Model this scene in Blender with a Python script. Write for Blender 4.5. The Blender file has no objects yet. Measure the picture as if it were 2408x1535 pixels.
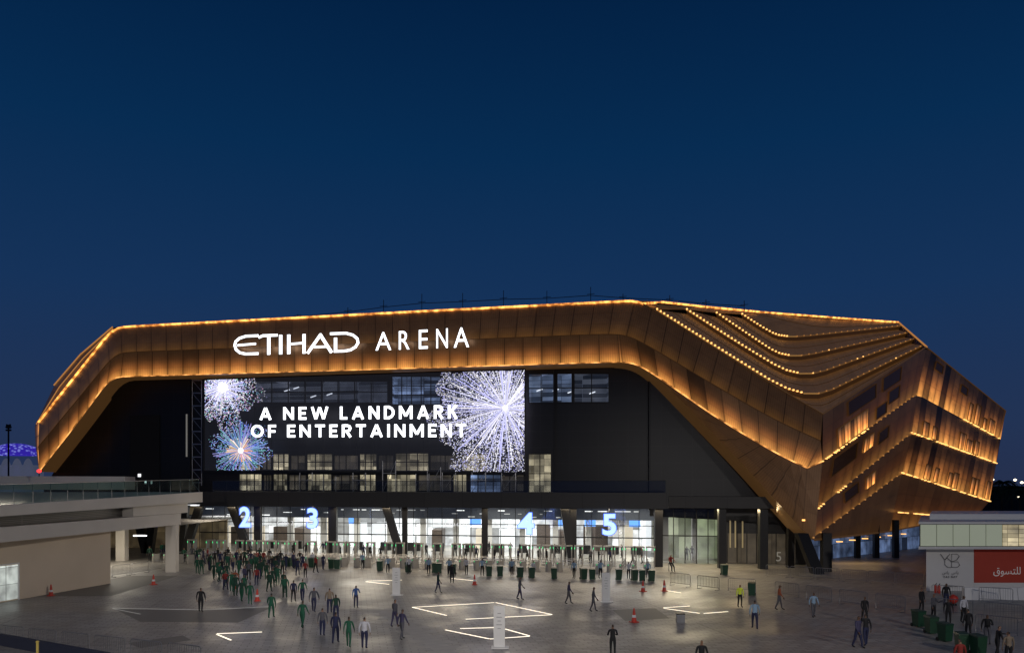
import bpy, bmesh, math, random
from mathutils import Vector, Matrix
from mathutils.geometry import tessellate_polygon
random.seed(7)
sc=bpy.context.scene; COL=sc.collection
F=28/36*2408; HZ=1136.; HC=9.; CX=1204.; K=.208
def P(px,py,Y): return Vector(((px-CX)*Y/F, Y, HC-(py-HZ)*Y/F))
def G(px,py,z=0.):
    Y=(HC-z)*F/(py-HZ); return Vector(((px-CX)*Y/F,Y,z))
def YW(px,off=0): return (94.92+off)/(1+K*(px-CX)/F)
def W(px,py,off=0): return P(px,py,YW(px,off))
def WX(px,off=0): return (px-CX)/F*YW(px,off)
def WZ(px,z,off=0): return Vector((WX(px,off),YW(px,off),z))
# ---------------------------------------------------------------- materials
def nt(name):
    m=bpy.data.materials.new(name); m.use_nodes=True; t=m.node_tree
    b=t.nodes['Principled BSDF']; return m,t,b
def N(t,typ,**kw):
    n=t.nodes.new(typ)
    for k,v in kw.items(): setattr(n,k,v)
    return n
def M_(t,op,a,b=None,c=None):
    n=N(t,'ShaderNodeMath',operation=op)
    for i,x in enumerate((a,b,c)):
        if x is None: continue
        if isinstance(x,(int,float)): n.inputs[i].default_value=x
        else: t.links.new(x,n.inputs[i])
    return n.outputs[0]
def pm(name,col,rough=.6,metal=0.,noise=.2,scale=2.,em=None,es=0.,bump=0.):
    m,t,b=nt(name)
    tc=N(t,'ShaderNodeTexCoord'); nz=N(t,'ShaderNodeTexNoise'); nz.inputs['Scale'].default_value=scale; nz.inputs['Detail'].default_value=4
    t.links.new(tc.outputs['Object'],nz.inputs['Vector'])
    mx=N(t,'ShaderNodeMix',data_type='RGBA')
    mx.inputs['A'].default_value=[c*(1-noise) for c in col]+[1]; mx.inputs['B'].default_value=[min(1,c*(1+noise)) for c in col]+[1]
    t.links.new(nz.outputs['Fac'],mx.inputs['Factor']); t.links.new(mx.outputs['Result'],b.inputs['Base Color'])
    b.inputs['Roughness'].default_value=rough; b.inputs['Metallic'].default_value=metal
    if em:
        b.inputs['Emission Color'].default_value=list(em)+[1]; b.inputs['Emission Strength'].default_value=es
        m.cycles.emission_sampling='NONE'
    return m
def glassmat(name,tint,gl=.12,glow=None):
    m=bpy.data.materials.new(name); m.use_nodes=True; t=m.node_tree; t.nodes.clear()
    o=N(t,'ShaderNodeOutputMaterial'); a=N(t,'ShaderNodeBsdfTransparent'); a.inputs[0].default_value=list(tint)+[1]
    g=N(t,'ShaderNodeBsdfGlossy'); g.inputs['Roughness'].default_value=.08; g.inputs[0].default_value=(.8,.85,.9,1)
    x=N(t,'ShaderNodeMixShader'); x.inputs[0].default_value=gl
    t.links.new(a.outputs[0],x.inputs[1]); t.links.new(g.outputs[0],x.inputs[2]); out=x.outputs[0]
    if glow:
        e=N(t,'ShaderNodeEmission'); e.inputs[0].default_value=list(glow)+[1]; e.inputs[1].default_value=1
        ad=N(t,'ShaderNodeAddShader'); t.links.new(out,ad.inputs[0]); t.links.new(e.outputs[0],ad.inputs[1]); out=ad.outputs[0]; m.cycles.emission_sampling='NONE'
    t.links.new(out,o.inputs[0]); return m
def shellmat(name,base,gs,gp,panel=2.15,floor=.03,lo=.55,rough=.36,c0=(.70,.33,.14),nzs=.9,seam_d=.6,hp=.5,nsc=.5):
    """perforated bronze panels, strip light painted in as emission rising toward v=1, over an even base glow"""
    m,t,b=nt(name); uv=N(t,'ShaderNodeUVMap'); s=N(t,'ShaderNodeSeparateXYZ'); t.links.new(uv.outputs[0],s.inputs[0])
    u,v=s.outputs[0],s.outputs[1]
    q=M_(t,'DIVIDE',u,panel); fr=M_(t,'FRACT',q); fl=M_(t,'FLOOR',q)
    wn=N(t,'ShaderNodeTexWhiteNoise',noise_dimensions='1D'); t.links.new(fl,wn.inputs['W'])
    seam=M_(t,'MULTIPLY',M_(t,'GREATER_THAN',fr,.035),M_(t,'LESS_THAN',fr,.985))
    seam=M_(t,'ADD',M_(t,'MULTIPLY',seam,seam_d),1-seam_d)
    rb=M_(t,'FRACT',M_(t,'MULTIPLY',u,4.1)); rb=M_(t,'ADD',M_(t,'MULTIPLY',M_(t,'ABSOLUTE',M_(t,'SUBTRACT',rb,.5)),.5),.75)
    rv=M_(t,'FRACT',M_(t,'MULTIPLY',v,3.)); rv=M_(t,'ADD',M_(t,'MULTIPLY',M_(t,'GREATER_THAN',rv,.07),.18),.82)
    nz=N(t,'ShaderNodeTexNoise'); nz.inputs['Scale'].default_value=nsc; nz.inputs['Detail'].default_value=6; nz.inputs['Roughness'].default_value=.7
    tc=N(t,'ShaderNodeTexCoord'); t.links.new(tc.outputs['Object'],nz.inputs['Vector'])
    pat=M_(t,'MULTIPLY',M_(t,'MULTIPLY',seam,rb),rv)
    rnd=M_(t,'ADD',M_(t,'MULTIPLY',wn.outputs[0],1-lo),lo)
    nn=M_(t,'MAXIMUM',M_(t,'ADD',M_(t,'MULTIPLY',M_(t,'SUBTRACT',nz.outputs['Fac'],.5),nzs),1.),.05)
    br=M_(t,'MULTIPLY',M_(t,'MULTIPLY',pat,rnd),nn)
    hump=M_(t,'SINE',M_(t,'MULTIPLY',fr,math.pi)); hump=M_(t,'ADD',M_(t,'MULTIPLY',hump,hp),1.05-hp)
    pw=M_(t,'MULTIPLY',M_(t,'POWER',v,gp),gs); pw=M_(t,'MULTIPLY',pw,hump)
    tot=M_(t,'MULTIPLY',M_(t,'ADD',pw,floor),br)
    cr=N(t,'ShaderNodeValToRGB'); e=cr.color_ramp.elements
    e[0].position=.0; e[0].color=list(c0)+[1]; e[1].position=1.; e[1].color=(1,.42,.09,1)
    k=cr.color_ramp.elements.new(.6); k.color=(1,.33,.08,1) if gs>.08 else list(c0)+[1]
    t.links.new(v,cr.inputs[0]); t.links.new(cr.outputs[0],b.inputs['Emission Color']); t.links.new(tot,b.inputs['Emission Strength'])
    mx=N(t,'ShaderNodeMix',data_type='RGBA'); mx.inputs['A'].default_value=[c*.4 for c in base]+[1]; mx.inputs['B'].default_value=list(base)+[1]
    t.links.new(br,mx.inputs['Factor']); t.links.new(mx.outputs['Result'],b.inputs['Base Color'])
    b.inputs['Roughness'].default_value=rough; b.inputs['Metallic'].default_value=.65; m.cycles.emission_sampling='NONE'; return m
def stripmat(name,c1,c2,lo,hi,scale):
    m,t,b=nt(name); tc=N(t,'ShaderNodeTexCoord'); nz=N(t,'ShaderNodeTexNoise'); nz.inputs['Scale'].default_value=scale; nz.inputs['Detail'].default_value=2
    t.links.new(tc.outputs['Object'],nz.inputs['Vector'])
    mr=N(t,'ShaderNodeMapRange'); mr.inputs['From Min'].default_value=.38; mr.inputs['From Max'].default_value=.64; mr.inputs['To Min'].default_value=lo; mr.inputs['To Max'].default_value=hi
    t.links.new(nz.outputs['Fac'],mr.inputs['Value'])
    mx=N(t,'ShaderNodeMix',data_type='RGBA'); mx.inputs['A'].default_value=list(c1)+[1]; mx.inputs['B'].default_value=list(c2)+[1]
    t.links.new(nz.outputs['Fac'],mx.inputs['Factor']); t.links.new(mx.outputs['Result'],b.inputs['Emission Color']); t.links.new(mr.outputs[0],b.inputs['Emission Strength'])
    b.inputs['Base Color'].default_value=(.1,.05,.02,1); m.cycles.emission_sampling='NONE'; return m
def seammat(name,col,sx,sz,rough=.45,mort=.012,mc=.3,em=None,es=0,lo=.8,hi=1.25):
    m,t,b=nt(name); tc=N(t,'ShaderNodeTexCoord'); s=N(t,'ShaderNodeSeparateXYZ'); t.links.new(tc.outputs['Object'],s.inputs[0])
    c=N(t,'ShaderNodeCombineXYZ'); t.links.new(M_(t,'ADD',s.outputs[0],M_(t,'MULTIPLY',s.outputs[1],.37)),c.inputs[0]); t.links.new(s.outputs[2],c.inputs[1])
    br=N(t,'ShaderNodeTexBrick'); br.offset=0.; br.inputs['Scale'].default_value=1; br.inputs['Brick Width'].default_value=sx; br.inputs['Row Height'].default_value=sz; br.inputs['Mortar Size'].default_value=mort*2
    br.inputs['Color1'].default_value=[k*lo for k in col]+[1]; br.inputs['Color2'].default_value=[min(1,k*hi) for k in col]+[1]; br.inputs['Mortar'].default_value=[k*mc for k in col]+[1]
    t.links.new(c.outputs[0],br.inputs['Vector']); t.links.new(br.outputs['Color'],b.inputs['Base Color']); b.inputs['Roughness'].default_value=rough
    if em:
        mx=N(t,'ShaderNodeMix',data_type='RGBA',blend_type='MULTIPLY'); mx.inputs['Factor'].default_value=1; t.links.new(br.outputs['Color'],mx.inputs['A']); mx.inputs['B'].default_value=list(em)+[1]
        nz=N(t,'ShaderNodeTexNoise'); nz.inputs['Scale'].default_value=.9; nz.inputs['Detail'].default_value=3; t.links.new(tc.outputs['Object'],nz.inputs['Vector'])
        mr=N(t,'ShaderNodeMapRange'); mr.inputs['From Min'].default_value=.3; mr.inputs['From Max'].default_value=.7; mr.inputs['To Min'].default_value=es*.35; mr.inputs['To Max'].default_value=es*1.5; t.links.new(nz.outputs['Fac'],mr.inputs['Value'])
        t.links.new(mx.outputs['Result'],b.inputs['Emission Color']); t.links.new(mr.outputs[0],b.inputs['Emission Strength']); m.cycles.emission_sampling='NONE'
    return m
def attrmat(name,st):
    m,t,b=nt(name); a=N(t,'ShaderNodeAttribute',attribute_name='Col'); t.links.new(a.outputs['Color'],b.inputs['Emission Color']); b.inputs['Emission Strength'].default_value=st
    b.inputs['Base Color'].default_value=(0.01,.01,.01,1); m.cycles.emission_sampling='NONE'; return m
# ---------------------------------------------------------------- mesh builder
def rootloc(o):
    v=Vector((0,0,0))
    while o: v=v+o.location; o=o.parent
    return v
class MB:
    def __init__(s): s.v=[];s.f=[];s.uv=[];s.col=[];s.hasuv=False
    def face(s,pts,uv=None,col=None):
        i=len(s.v); s.v+= [Vector(p) for p in pts]; s.f.append(tuple(range(i,i+len(pts))))
        s.uv.append(uv); s.col.append(col)
        if uv: s.hasuv=True
        return s
    def hexa(s,b,t):
        i=len(s.v); s.v+=[Vector(p) for p in list(b)+list(t)]; n=len(b)
        fs=[tuple(i+k for k in reversed(range(n))),tuple(i+n+k for k in range(n))]+[(i+k,i+(k+1)%n,i+n+(k+1)%n,i+n+k) for k in range(n)]
        s.f+=fs; s.uv+=[None]*len(fs); s.col+=[None]*len(fs); return s
    def box(s,x0,x1,y0,y1,z0,z1):
        s.hexa([(x0,y0,z0),(x1,y0,z0),(x1,y1,z0),(x0,y1,z0)],[(x0,y0,z1),(x1,y0,z1),(x1,y1,z1),(x0,y1,z1)]); return s
    def fbox(s,px0,px1,z0,z1,o0,o1):
        xa,xb=WX(px0,o0),WX(px1,o0)
        q=lambda x,o,z:(x,94.92+o-K*x,z)
        s.hexa([q(xa,o0,z0),q(xb,o0,z0),q(xb,o1,z0),q(xa,o1,z0)],[q(xa,o0,z1),q(xb,o0,z1),q(xb,o1,z1),q(xa,o1,z1)]); return s
    def tube(s,pts,r,n=6,r2=None):
        pts=[Vector(p) for p in pts]; m=len(pts); i0=len(s.v)
        for k,p in enumerate(pts):
            d=(pts[min(k+1,m-1)]-pts[max(k-1,0)]).normalized()
            a=d.cross(Vector((0,0,1)))
            if a.length<.05: a=d.cross(Vector((1,0,0)))
            a.normalize(); b=d.cross(a)
            rr=r if r2 is None else r+(r2-r)*k/(m-1)
            for j in range(n):
                w=2*math.pi*(j+.5)/n; s.v.append(p+a*math.cos(w)*rr+b*math.sin(w)*rr)
        fs=[]
        for k in range(m-1):
            for j in range(n):
                a_=i0+k*n+j; b_=i0+k*n+(j+1)%n; fs.append((a_,b_,b_+n,a_+n))
        fs.append(tuple(i0+j for j in reversed(range(n)))); fs.append(tuple(i0+(m-1)*n+j for j in range(n)))
        s.f+=fs; s.uv+=[None]*len(fs); s.col+=[None]*len(fs); return s
    def lathe(s,prof,n=12,c=(0,0,0)):
        i0=len(s.v); c=Vector(c)
        for r,z in prof:
            for j in range(n): s.v.append(c+Vector((r*math.cos(2*math.pi*j/n),r*math.sin(2*math.pi*j/n),z)))
        fs=[(i0+k*n+j,i0+k*n+(j+1)%n,i0+(k+1)*n+(j+1)%n,i0+(k+1)*n+j) for k in range(len(prof)-1) for j in range(n)]
        fs.append(tuple(i0+(len(prof)-1)*n+j for j in range(n)))
        s.f+=fs; s.uv+=[None]*len(fs); s.col+=[None]*len(fs); return s
    def grid(s,A,B,nu=4,nv=4,u0=0.):
        u=u0
        for k in range(len(A)-1):
            L=((A[k+1]-A[k]).length+(B[k+1]-B[k]).length)/2
            def pt(a,b): return A[k].lerp(A[k+1],a).lerp(B[k].lerp(B[k+1],a),b)
            n=max(1,min(nu,int(L/1.2)))
            for i in range(n):
                for j in range(nv):
                    a0,a1,b0,b1=i/n,(i+1)/n,j/nv,(j+1)/nv
                    s.face([pt(a0,b0),pt(a1,b0),pt(a1,b1),pt(a0,b1)],[(u+L*a0,b0),(u+L*a1,b0),(u+L*a1,b1),(u+L*a0,b1)])
            u+=L
        return s
    def build(s,name,mat,parent=None,smooth=False):
        off=rootloc(parent) if parent else Vector((0,0,0))
        me=bpy.data.meshes.new(name); me.from_pydata([tuple(v-off) for v in s.v],[],s.f)
        if s.hasuv:
            l=me.uv_layers.new(name='UVMap'); k=0
            for fi,f in enumerate(s.f):
                for c in range(len(f)):
                    l.data[k].uv=s.uv[fi][c] if s.uv[fi] else (0,0); k+=1
        if any(c is not None for c in s.col):
            ca=me.color_attributes.new('Col','FLOAT_COLOR','CORNER'); k=0
            for fi,f in enumerate(s.f):
                c=s.col[fi] or (1,1,1)
                for _ in f: ca.data[k].color=(c[0],c[1],c[2],1); k+=1
        me.materials.append(mat); me.update()
        if smooth:
            if s.hasuv:
                bm=bmesh.new(); bm.from_mesh(me); bmesh.ops.remove_doubles(bm,verts=bm.verts,dist=.001); bm.to_mesh(me); bm.free()
            me.polygons.foreach_set('use_smooth',[True]*len(me.polygons))
        o=bpy.data.objects.new(name,me); COL.objects.link(o)
        if parent: o.parent=parent
        return o
def tag(o,label=None,cat=None,group=None,kind=None):
    if label: o['label']=label
    if cat: o['category']=cat
    if group: o['group']=group
    if kind: o['kind']=kind
    return o
def thing(name,label,cat,loc=(0,0,0),rz=0,group=None):
    o=bpy.data.objects.new(name,None); COL.objects.link(o); o.location=loc; o.rotation_euler=(0,0,rz); o.empty_display_size=.2
    return tag(o,label,cat,group)
def dup(root,loc,rz=0,label=None,group=None):
    def cp(o,p):
        c=o.copy(); COL.objects.link(c)
        if p: c.parent=p
        for ch in o.children: cp(ch,c)
        return c
    r=cp(root,None); r.location=loc; r.rotation_euler=(0,0,rz)
    if label: r['label']=label
    if group: r['group']=group
    return r
ONES=['','first','second','third','fourth','fifth','sixth','seventh','eighth','ninth','tenth','eleventh','twelfth','thirteenth','fourteenth','fifteenth','sixteenth','seventeenth','eighteenth','nineteenth']
def ordw(n):
    if n<20: return ONES[n]
    T={2:'twent',3:'thirt',4:'fort',5:'fift',6:'sixt'}[n//10]
    return T+'ieth' if n%10==0 else T+'y-'+ONES[n%10]
def rnd_corners(pts,r=3.,big={}):
    out=[pts[0]]
    for i in range(1,len(pts)-1):
        a,b,c=pts[i-1],pts[i],pts[i+1]; R=big.get(i,r)
        p=b.lerp(a,min(.46,R/(a-b).length)); q=b.lerp(c,min(.46,R/(c-b).length))
        for t in (0,.25,.5,.75,1): out.append(p.lerp(b,t).lerp(b.lerp(q,t),t))
    out.append(pts[-1]); return out
# ---------------------------------------------------------------- text
def textmesh(body,bold=0.,space=1.,extr=0.):
    c=bpy.data.curves.new('t','FONT'); c.body=body; c.size=1; c.offset=bold; c.space_character=space; c.extrude=extr; c.resolution_u=4
    o=bpy.data.objects.new('t',c); COL.objects.link(o); dg=bpy.context.evaluated_depsgraph_get(); dg.update()
    me=bpy.data.meshes.new_from_object(o.evaluated_get(dg)); bpy.data.objects.remove(o); bpy.data.curves.remove(c); return me
def text_on(name,body,mapf,mat,parent,bold=0.,space=1.,extr=0.):
    me=textmesh(body,bold,space,extr)
    if not len(me.vertices): return None
    xs=[v.co.x for v in me.vertices]; ys=[v.co.y for v in me.vertices]; x0,x1,y0,y1=min(xs),max(xs),min(ys),max(ys)
    off=rootloc(parent) if parent else Vector((0,0,0))
    for v in me.vertices: v.co=mapf((v.co.x-x0)/(x1-x0),(v.co.y-y0)/(y1-y0),v.co.z)-off
    me.materials.clear(); me.materials.append(mat); me.name=name
    o=bpy.data.objects.new(name,me); COL.objects.link(o)
    if parent: o.parent=parent
    return o
def facmap(x0,x1,ytl,ytr,ybl,ybr,off):
    def f(s,t,d):
        px=x0+(x1-x0)*s; top=ytl+(ytr-ytl)*s; bot=ybl+(ybr-ybl)*s
        return W(px,bot+(top-bot)*t,off-d)
    return f
OR_=[(.48+.38*math.cos(a),.5+.41*math.sin(a)) for a in [k*math.pi/9 for k in range(19)]]
GLY={'A':(.96,[[(.10,0),(.48,.97)],[(.86,0),(.48,.97)],[(.25,.29),(.71,.29)]]),
'E':(.62,[[(.1,0),(.1,1)],[(.1,.91),(.62,.91)],[(.1,.5),(.56,.5)],[(.1,.09),(.62,.09)]]),
'F':(.6,[[(.1,0),(.1,1)],[(.1,.91),(.6,.91)],[(.1,.48),(.55,.48)]]),
'N':(.84,[[(.1,0),(.1,1)],[(.74,0),(.74,1)],[(.11,.93),(.73,.07)]]),
'W':(1.36,[[(.09,1),(.38,.04)],[(.38,.04),(.68,.96)],[(.68,.96),(.98,.04)],[(.98,.04),(1.27,1)]]),
'L':(.58,[[(.1,0),(.1,1)],[(.1,.09),(.58,.09)]]),
'D':(.82,[[(.1,0),(.1,1)],[(.1,.91),(.38,.91),(.60,.80),(.72,.62),(.72,.38),(.60,.20),(.38,.09),(.1,.09)]]),
'M':(1.06,[[(.1,0),(.1,1)],[(.96,0),(.96,1)],[(.12,.92),(.53,.22)],[(.94,.92),(.53,.22)]]),
'R':(.74,[[(.1,0),(.1,1)],[(.1,.91),(.42,.91),(.58,.84),(.63,.70),(.58,.56),(.42,.47),(.1,.47)],[(.36,.46),(.66,0)]]),
'K':(.76,[[(.1,0),(.1,1)],[(.66,1),(.14,.42)],[(.30,.60),(.68,0)]]),
'O':(.96,[OR_]),'T':(.74,[[(.37,0),(.37,1)],[(0,.91),(.74,.91)]]),'I':(.2,[[(.1,0),(.1,1)]])}
def stroke_word(name,body,x0,x1,ytl,ytr,ybl,ybr,off,mat,parent,gap=.3,word=.5,th=.19):
    """bold capitals built stroke by stroke, one mesh per letter"""
    tot=0;pos=[]
    for ch in body:
        if ch==' ': tot+=word; continue
        w=GLY[ch][0]; pos.append((ch,tot)); tot+=w+gap
    tot-=gap; hpx=((ybl-ytl)+(ybr-ytr))/2; sx=(x1-x0)/tot; ax=sx/hpx   # x stretch against the height
    for ch,a in pos:
        m=MB()
        for si,pl in enumerate(GLY[ch][1]):
            o=off-.004*si
            pts=[Vector((q[0]*ax,q[1])) for q in pl]; L=[];R=[]
            closed=(pts[0]-pts[-1]).length<.01
            for k,p in enumerate(pts):
                pa=pts[k-1] if k>0 else (pts[-2] if closed else None); pb=pts[k+1] if k<len(pts)-1 else (pts[1] if closed else None)
                d1=(p-pa).normalized() if pa is not None else (pb-p).normalized(); d2=(pb-p).normalized() if pb is not None else d1
                d=(d1+d2).normalized(); n=Vector((-d.y,d.x)); f=1/max(.6,abs(n.dot(Vector((-d1.y,d1.x))))); L.append(p+n*th/2*f); R.append(p-n*th/2*f)
            def mp(q):
                px=x0+a*sx+q.x*hpx; s=(px-x0)/(x1-x0); top=ytl+(ytr-ytl)*s; bot=ybl+(ybr-ybl)*s; return W(px,bot+(top-bot)*q.y,o)
            for k in range(len(pts)-1): m.face([mp(L[k]),mp(L[k+1]),mp(R[k+1]),mp(R[k])])
        m.build(name,mat,parent)
# ---------------------------------------------------------------- material set
MT={}
m,t,b=nt('plaza_paving'); tc=N(t,'ShaderNodeTexCoord')
br=N(t,'ShaderNodeTexBrick'); br.inputs['Scale'].default_value=1; br.inputs['Brick Width'].default_value=.8; br.inputs['Row Height'].default_value=.4; br.inputs['Mortar Size'].default_value=.03
br.inputs['Color1'].default_value=(.25,.235,.22,1); br.inputs['Color2'].default_value=(.35,.33,.31,1); br.inputs['Mortar'].default_value=(.15,.14,.13,1)
mp=N(t,'ShaderNodeMapping'); mp.inputs['Rotation'].default_value=(0,0,-.2); t.links.new(tc.outputs['Object'],mp.inputs[0]); t.links.new(mp.outputs[0],br.inputs['Vector'])
b2=N(t,'ShaderNodeTexBrick'); b2.offset=.3; b2.inputs['Scale'].default_value=1; b2.inputs['Brick Width'].default_value=11; b2.inputs['Row Height'].default_value=6; b2.inputs['Mortar Size'].default_value=.1
b2.inputs['Color1'].default_value=(.86,.87,.9,1); b2.inputs['Color2'].default_value=(1.08,1.07,1.05,1); b2.inputs['Mortar'].default_value=(.78,.77,.76,1); t.links.new(mp.outputs[0],b2.inputs['Vector'])
nz=N(t,'ShaderNodeTexNoise'); nz.inputs['Scale'].default_value=.10; nz.inputs['Detail'].default_value=9; nz.inputs['Roughness'].default_value=.7; t.links.new(tc.outputs['Object'],nz.inputs['Vector'])
mr=N(t,'ShaderNodeMapRange'); mr.inputs['From Min'].default_value=.3; mr.inputs['From Max'].default_value=.7; mr.inputs['To Min'].default_value=.65; mr.inputs['To Max'].default_value=1.22; t.links.new(nz.outputs['Fac'],mr.inputs['Value'])
x1=N(t,'ShaderNodeMix',data_type='RGBA',blend_type='MULTIPLY'); x1.inputs['Factor'].default_value=1; t.links.new(br.outputs['Color'],x1.inputs['A']); t.links.new(b2.outputs['Color'],x1.inputs['B'])
x2=N(t,'ShaderNodeVectorMath',operation='SCALE'); t.links.new(x1.outputs['Result'],x2.inputs[0]); t.links.new(mr.outputs[0],x2.inputs['Scale']); t.links.new(x2.outputs[0],b.inputs['Base Color'])
rm=N(t,'ShaderNodeMapRange'); rm.inputs['From Min'].default_value=.35; rm.inputs['From Max'].default_value=.65; rm.inputs['To Min'].default_value=.28; rm.inputs['To Max'].default_value=.6; t.links.new(nz.outputs['Fac'],rm.inputs['Value']); t.links.new(rm.outputs[0],b.inputs['Roughness'])
bp=N(t,'ShaderNodeBump'); bp.inputs['Strength'].default_value=.2; bp.inputs['Distance'].default_value=.02; t.links.new(nz.outputs['Fac'],bp.inputs['Height']); t.links.new(bp.outputs[0],b.inputs['Normal'])
MT['pave']=m
MT['slab']=seammat('pale_concrete_paving',(.44,.42,.39),1.2,1.2,.55); MT['land']=pm('dark_land',(.03,.03,.032),.9,scale=.02)
MT['herring']=pm('herringbone_band',(.40,.38,.35),.6,scale=1.5,noise=.2)
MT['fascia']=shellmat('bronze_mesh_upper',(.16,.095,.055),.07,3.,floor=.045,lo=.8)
MT['glow']=shellmat('bronze_mesh_glow',(.18,.10,.05),1.25,2.9,floor=.055,lo=.5)  # light of the strips on these panels is painted in as emission
MT['glowR']=shellmat('bronze_mesh_glow_right',(.18,.10,.05),1.25,3.2,floor=.05,lo=.3)
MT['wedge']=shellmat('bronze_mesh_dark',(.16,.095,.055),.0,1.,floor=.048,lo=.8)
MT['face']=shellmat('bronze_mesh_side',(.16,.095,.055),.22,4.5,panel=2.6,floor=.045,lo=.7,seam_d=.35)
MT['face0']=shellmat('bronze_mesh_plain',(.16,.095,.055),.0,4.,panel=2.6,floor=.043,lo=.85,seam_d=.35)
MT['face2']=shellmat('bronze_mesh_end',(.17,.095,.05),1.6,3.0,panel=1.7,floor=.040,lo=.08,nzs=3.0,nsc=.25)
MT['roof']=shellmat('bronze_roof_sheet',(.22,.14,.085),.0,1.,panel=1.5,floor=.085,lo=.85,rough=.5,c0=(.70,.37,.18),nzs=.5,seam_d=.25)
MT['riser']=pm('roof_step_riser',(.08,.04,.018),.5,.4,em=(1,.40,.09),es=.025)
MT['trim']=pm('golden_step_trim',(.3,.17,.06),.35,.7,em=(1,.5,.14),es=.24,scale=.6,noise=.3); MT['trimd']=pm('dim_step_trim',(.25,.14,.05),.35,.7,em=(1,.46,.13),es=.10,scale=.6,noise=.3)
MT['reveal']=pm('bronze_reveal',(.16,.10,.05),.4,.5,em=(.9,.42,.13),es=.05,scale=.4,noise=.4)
MT['strip']=stripmat('amber_light_strip',(1,.22,.015),(1,.52,.13),.6,3.0,1.3)
MT['strip2']=stripmat('amber_lower_strip',(1,.25,.02),(1,.55,.18),.2,1.7,1.0)
MT['bead']=pm('warm_light_bead',(.3,.2,.1),em=(1,.50,.14),es=2.0)
MT['beadd']=pm('dim_light_bead',(.3,.2,.1),em=(1,.42,.1),es=.4)
MT['winlit']=shellmat('amber_lit_opening',(.2,.1,.05),2.8,1.3,panel=.9,floor=.12,lo=.15,hp=.6,nzs=1.6)
MT['windark']=pm('dark_opening',(.03,.018,.01),.25,.4,em=(1,.4,.1),es=.008)
MT['black']=seammat('black_cladding',(.004,.004,.0045),3.4,3.0,.45,mort=.03,mc=2.2)
MT['char']=seammat('charcoal_cladding',(.0075,.0066,.0066),3.1,1.9,.4,mort=.03,mc=2.)
MT['steel']=pm('black_steel',(.014,.013,.013),.45,.3)
MT['slabdark']=seammat('dark_fascia_panels',(.020,.018,.017),4.,3.,.5,mort=.02,mc=.4)
MT['glass']=glassmat('clear_glass',(.90,.93,.93),.06); MT['glassg']=glassmat('green_glass',(.30,.48,.44),.16); MT['glassd']=glassmat('dark_glass',(.45,.47,.50),.10)
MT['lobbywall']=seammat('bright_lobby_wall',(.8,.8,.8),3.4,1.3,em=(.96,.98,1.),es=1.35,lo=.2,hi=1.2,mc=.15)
MT['lobbyfloor']=pm('polished_lobby_floor',(.66,.63,.57),.2,scale=.5); MT['lobbyceil']=pm('dark_lobby_ceiling',(.05,.05,.06),.7)
MT['white']=pm('white_paint',(.72,.71,.69),.5,noise=.06); MT['cream']=pm('cream_render',(.60,.56,.50),.8,noise=.12,scale=.35)
MT['creamwall']=pm('cream_wall',(.66,.55,.42),.85,noise=.12,scale=.25)
MT['louvre']=seammat('dark_louvre',(.03,.028,.026),50,.14,.5,mort=.02,mc=3.)
MT['signw']=pm('white_lit_letters',(.9,.9,.9),em=(.92,.95,1.),es=2.5,noise=0); MT['gatew']=pm('soft_lit_letters',(.6,.6,.6),em=(.92,.95,1.),es=.7,noise=0)
MT['signblue']=pm('blue_lit_numeral',(.2,.3,.7),em=(.38,.54,1.),es=1.7,noise=0); MT['numhalo']=pm('numeral_blue_halo',(.1,.2,.7),em=(.06,.18,1.),es=.9)
MT['grey5']=pm('grey_numeral',(.25,.25,.23),em=(1,.95,.85),es=.10)
MT['screen']=glassmat('screen_mesh',(.66,.66,.70),.0,(.0075,.008,.011))
MT['dots']=attrmat('screen_picture_light',1.)
MT['roomcool']=seammat('cool_lit_room',(.8,.8,.8),3.1,.42,em=(.45,.62,1.),es=.85,lo=.04,hi=1.2,mc=.1)
MT['roomcoold']=seammat('cool_dim_room',(.8,.8,.8),2.1,.5,em=(.45,.62,1.),es=.30,lo=.03,hi=1.2,mc=.1)
MT['roomdim']=seammat('dim_room',(.8,.8,.8),4.3,.55,em=(.55,.62,.8),es=.14,lo=.05,hi=1.2,mc=1.2)
MT['roomwarm']=seammat('warm_lit_room',(.8,.8,.8),1.1,.8,em=(1.,.84,.52),es=.85,lo=.10,hi=1.2,mc=.2)
MT['roomlow']=seammat('dim_warm_room',(.8,.8,.8),1.3,.9,em=(1.,.80,.5),es=.10,lo=.1,hi=1.3,mc=.3)
MT['metal']=pm('galvanised_metal',(.34,.34,.35),.35,.8); MT['green']=pm('green_led',(.0,.3,.1),em=(.1,1,.35),es=1.1)
MT['detector']=pm('detector_grey',(.34,.32,.29),.5); MT['bing']=pm('green_bin_plastic',(.006,.045,.02),.5); MT['binlid']=pm('bin_lid_dark_green',(.005,.03,.015),.5); MT['rubber']=pm('black_rubber',(.01,.01,.01),.8)
MT['cone']=pm('orange_red_cone',(.55,.04,.02),.5); MT['conew']=pm('cone_white_band',(.7,.7,.7),.4)
MT['led']=pm('warm_white_ground_light',(.8,.75,.7),em=(1,.86,.66),es=1.8,noise=0); MT['leddim']=pm('faint_ground_line',(.5,.5,.48),em=(1,.95,.85),es=.12)
MT['kiosk']=pm('kiosk_cream_panel',(.32,.34,.28),.4,em=(.76,.84,.62),es=.20,noise=.1,scale=.6); MT['kioskb']=seammat('kiosk_bright_panel',(.8,.75,.6),.9,.35,em=(1,.88,.62),es=.65,lo=.4,hi=1.1)
MT['red']=pm('red_hoarding',(.36,.045,.025),.5,noise=.08,em=(1,.1,.04),es=.02); MT['hoard']=pm('white_hoarding',(.58,.57,.56),.6,noise=.06,em=(1,.95,.9),es=.02)
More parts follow.
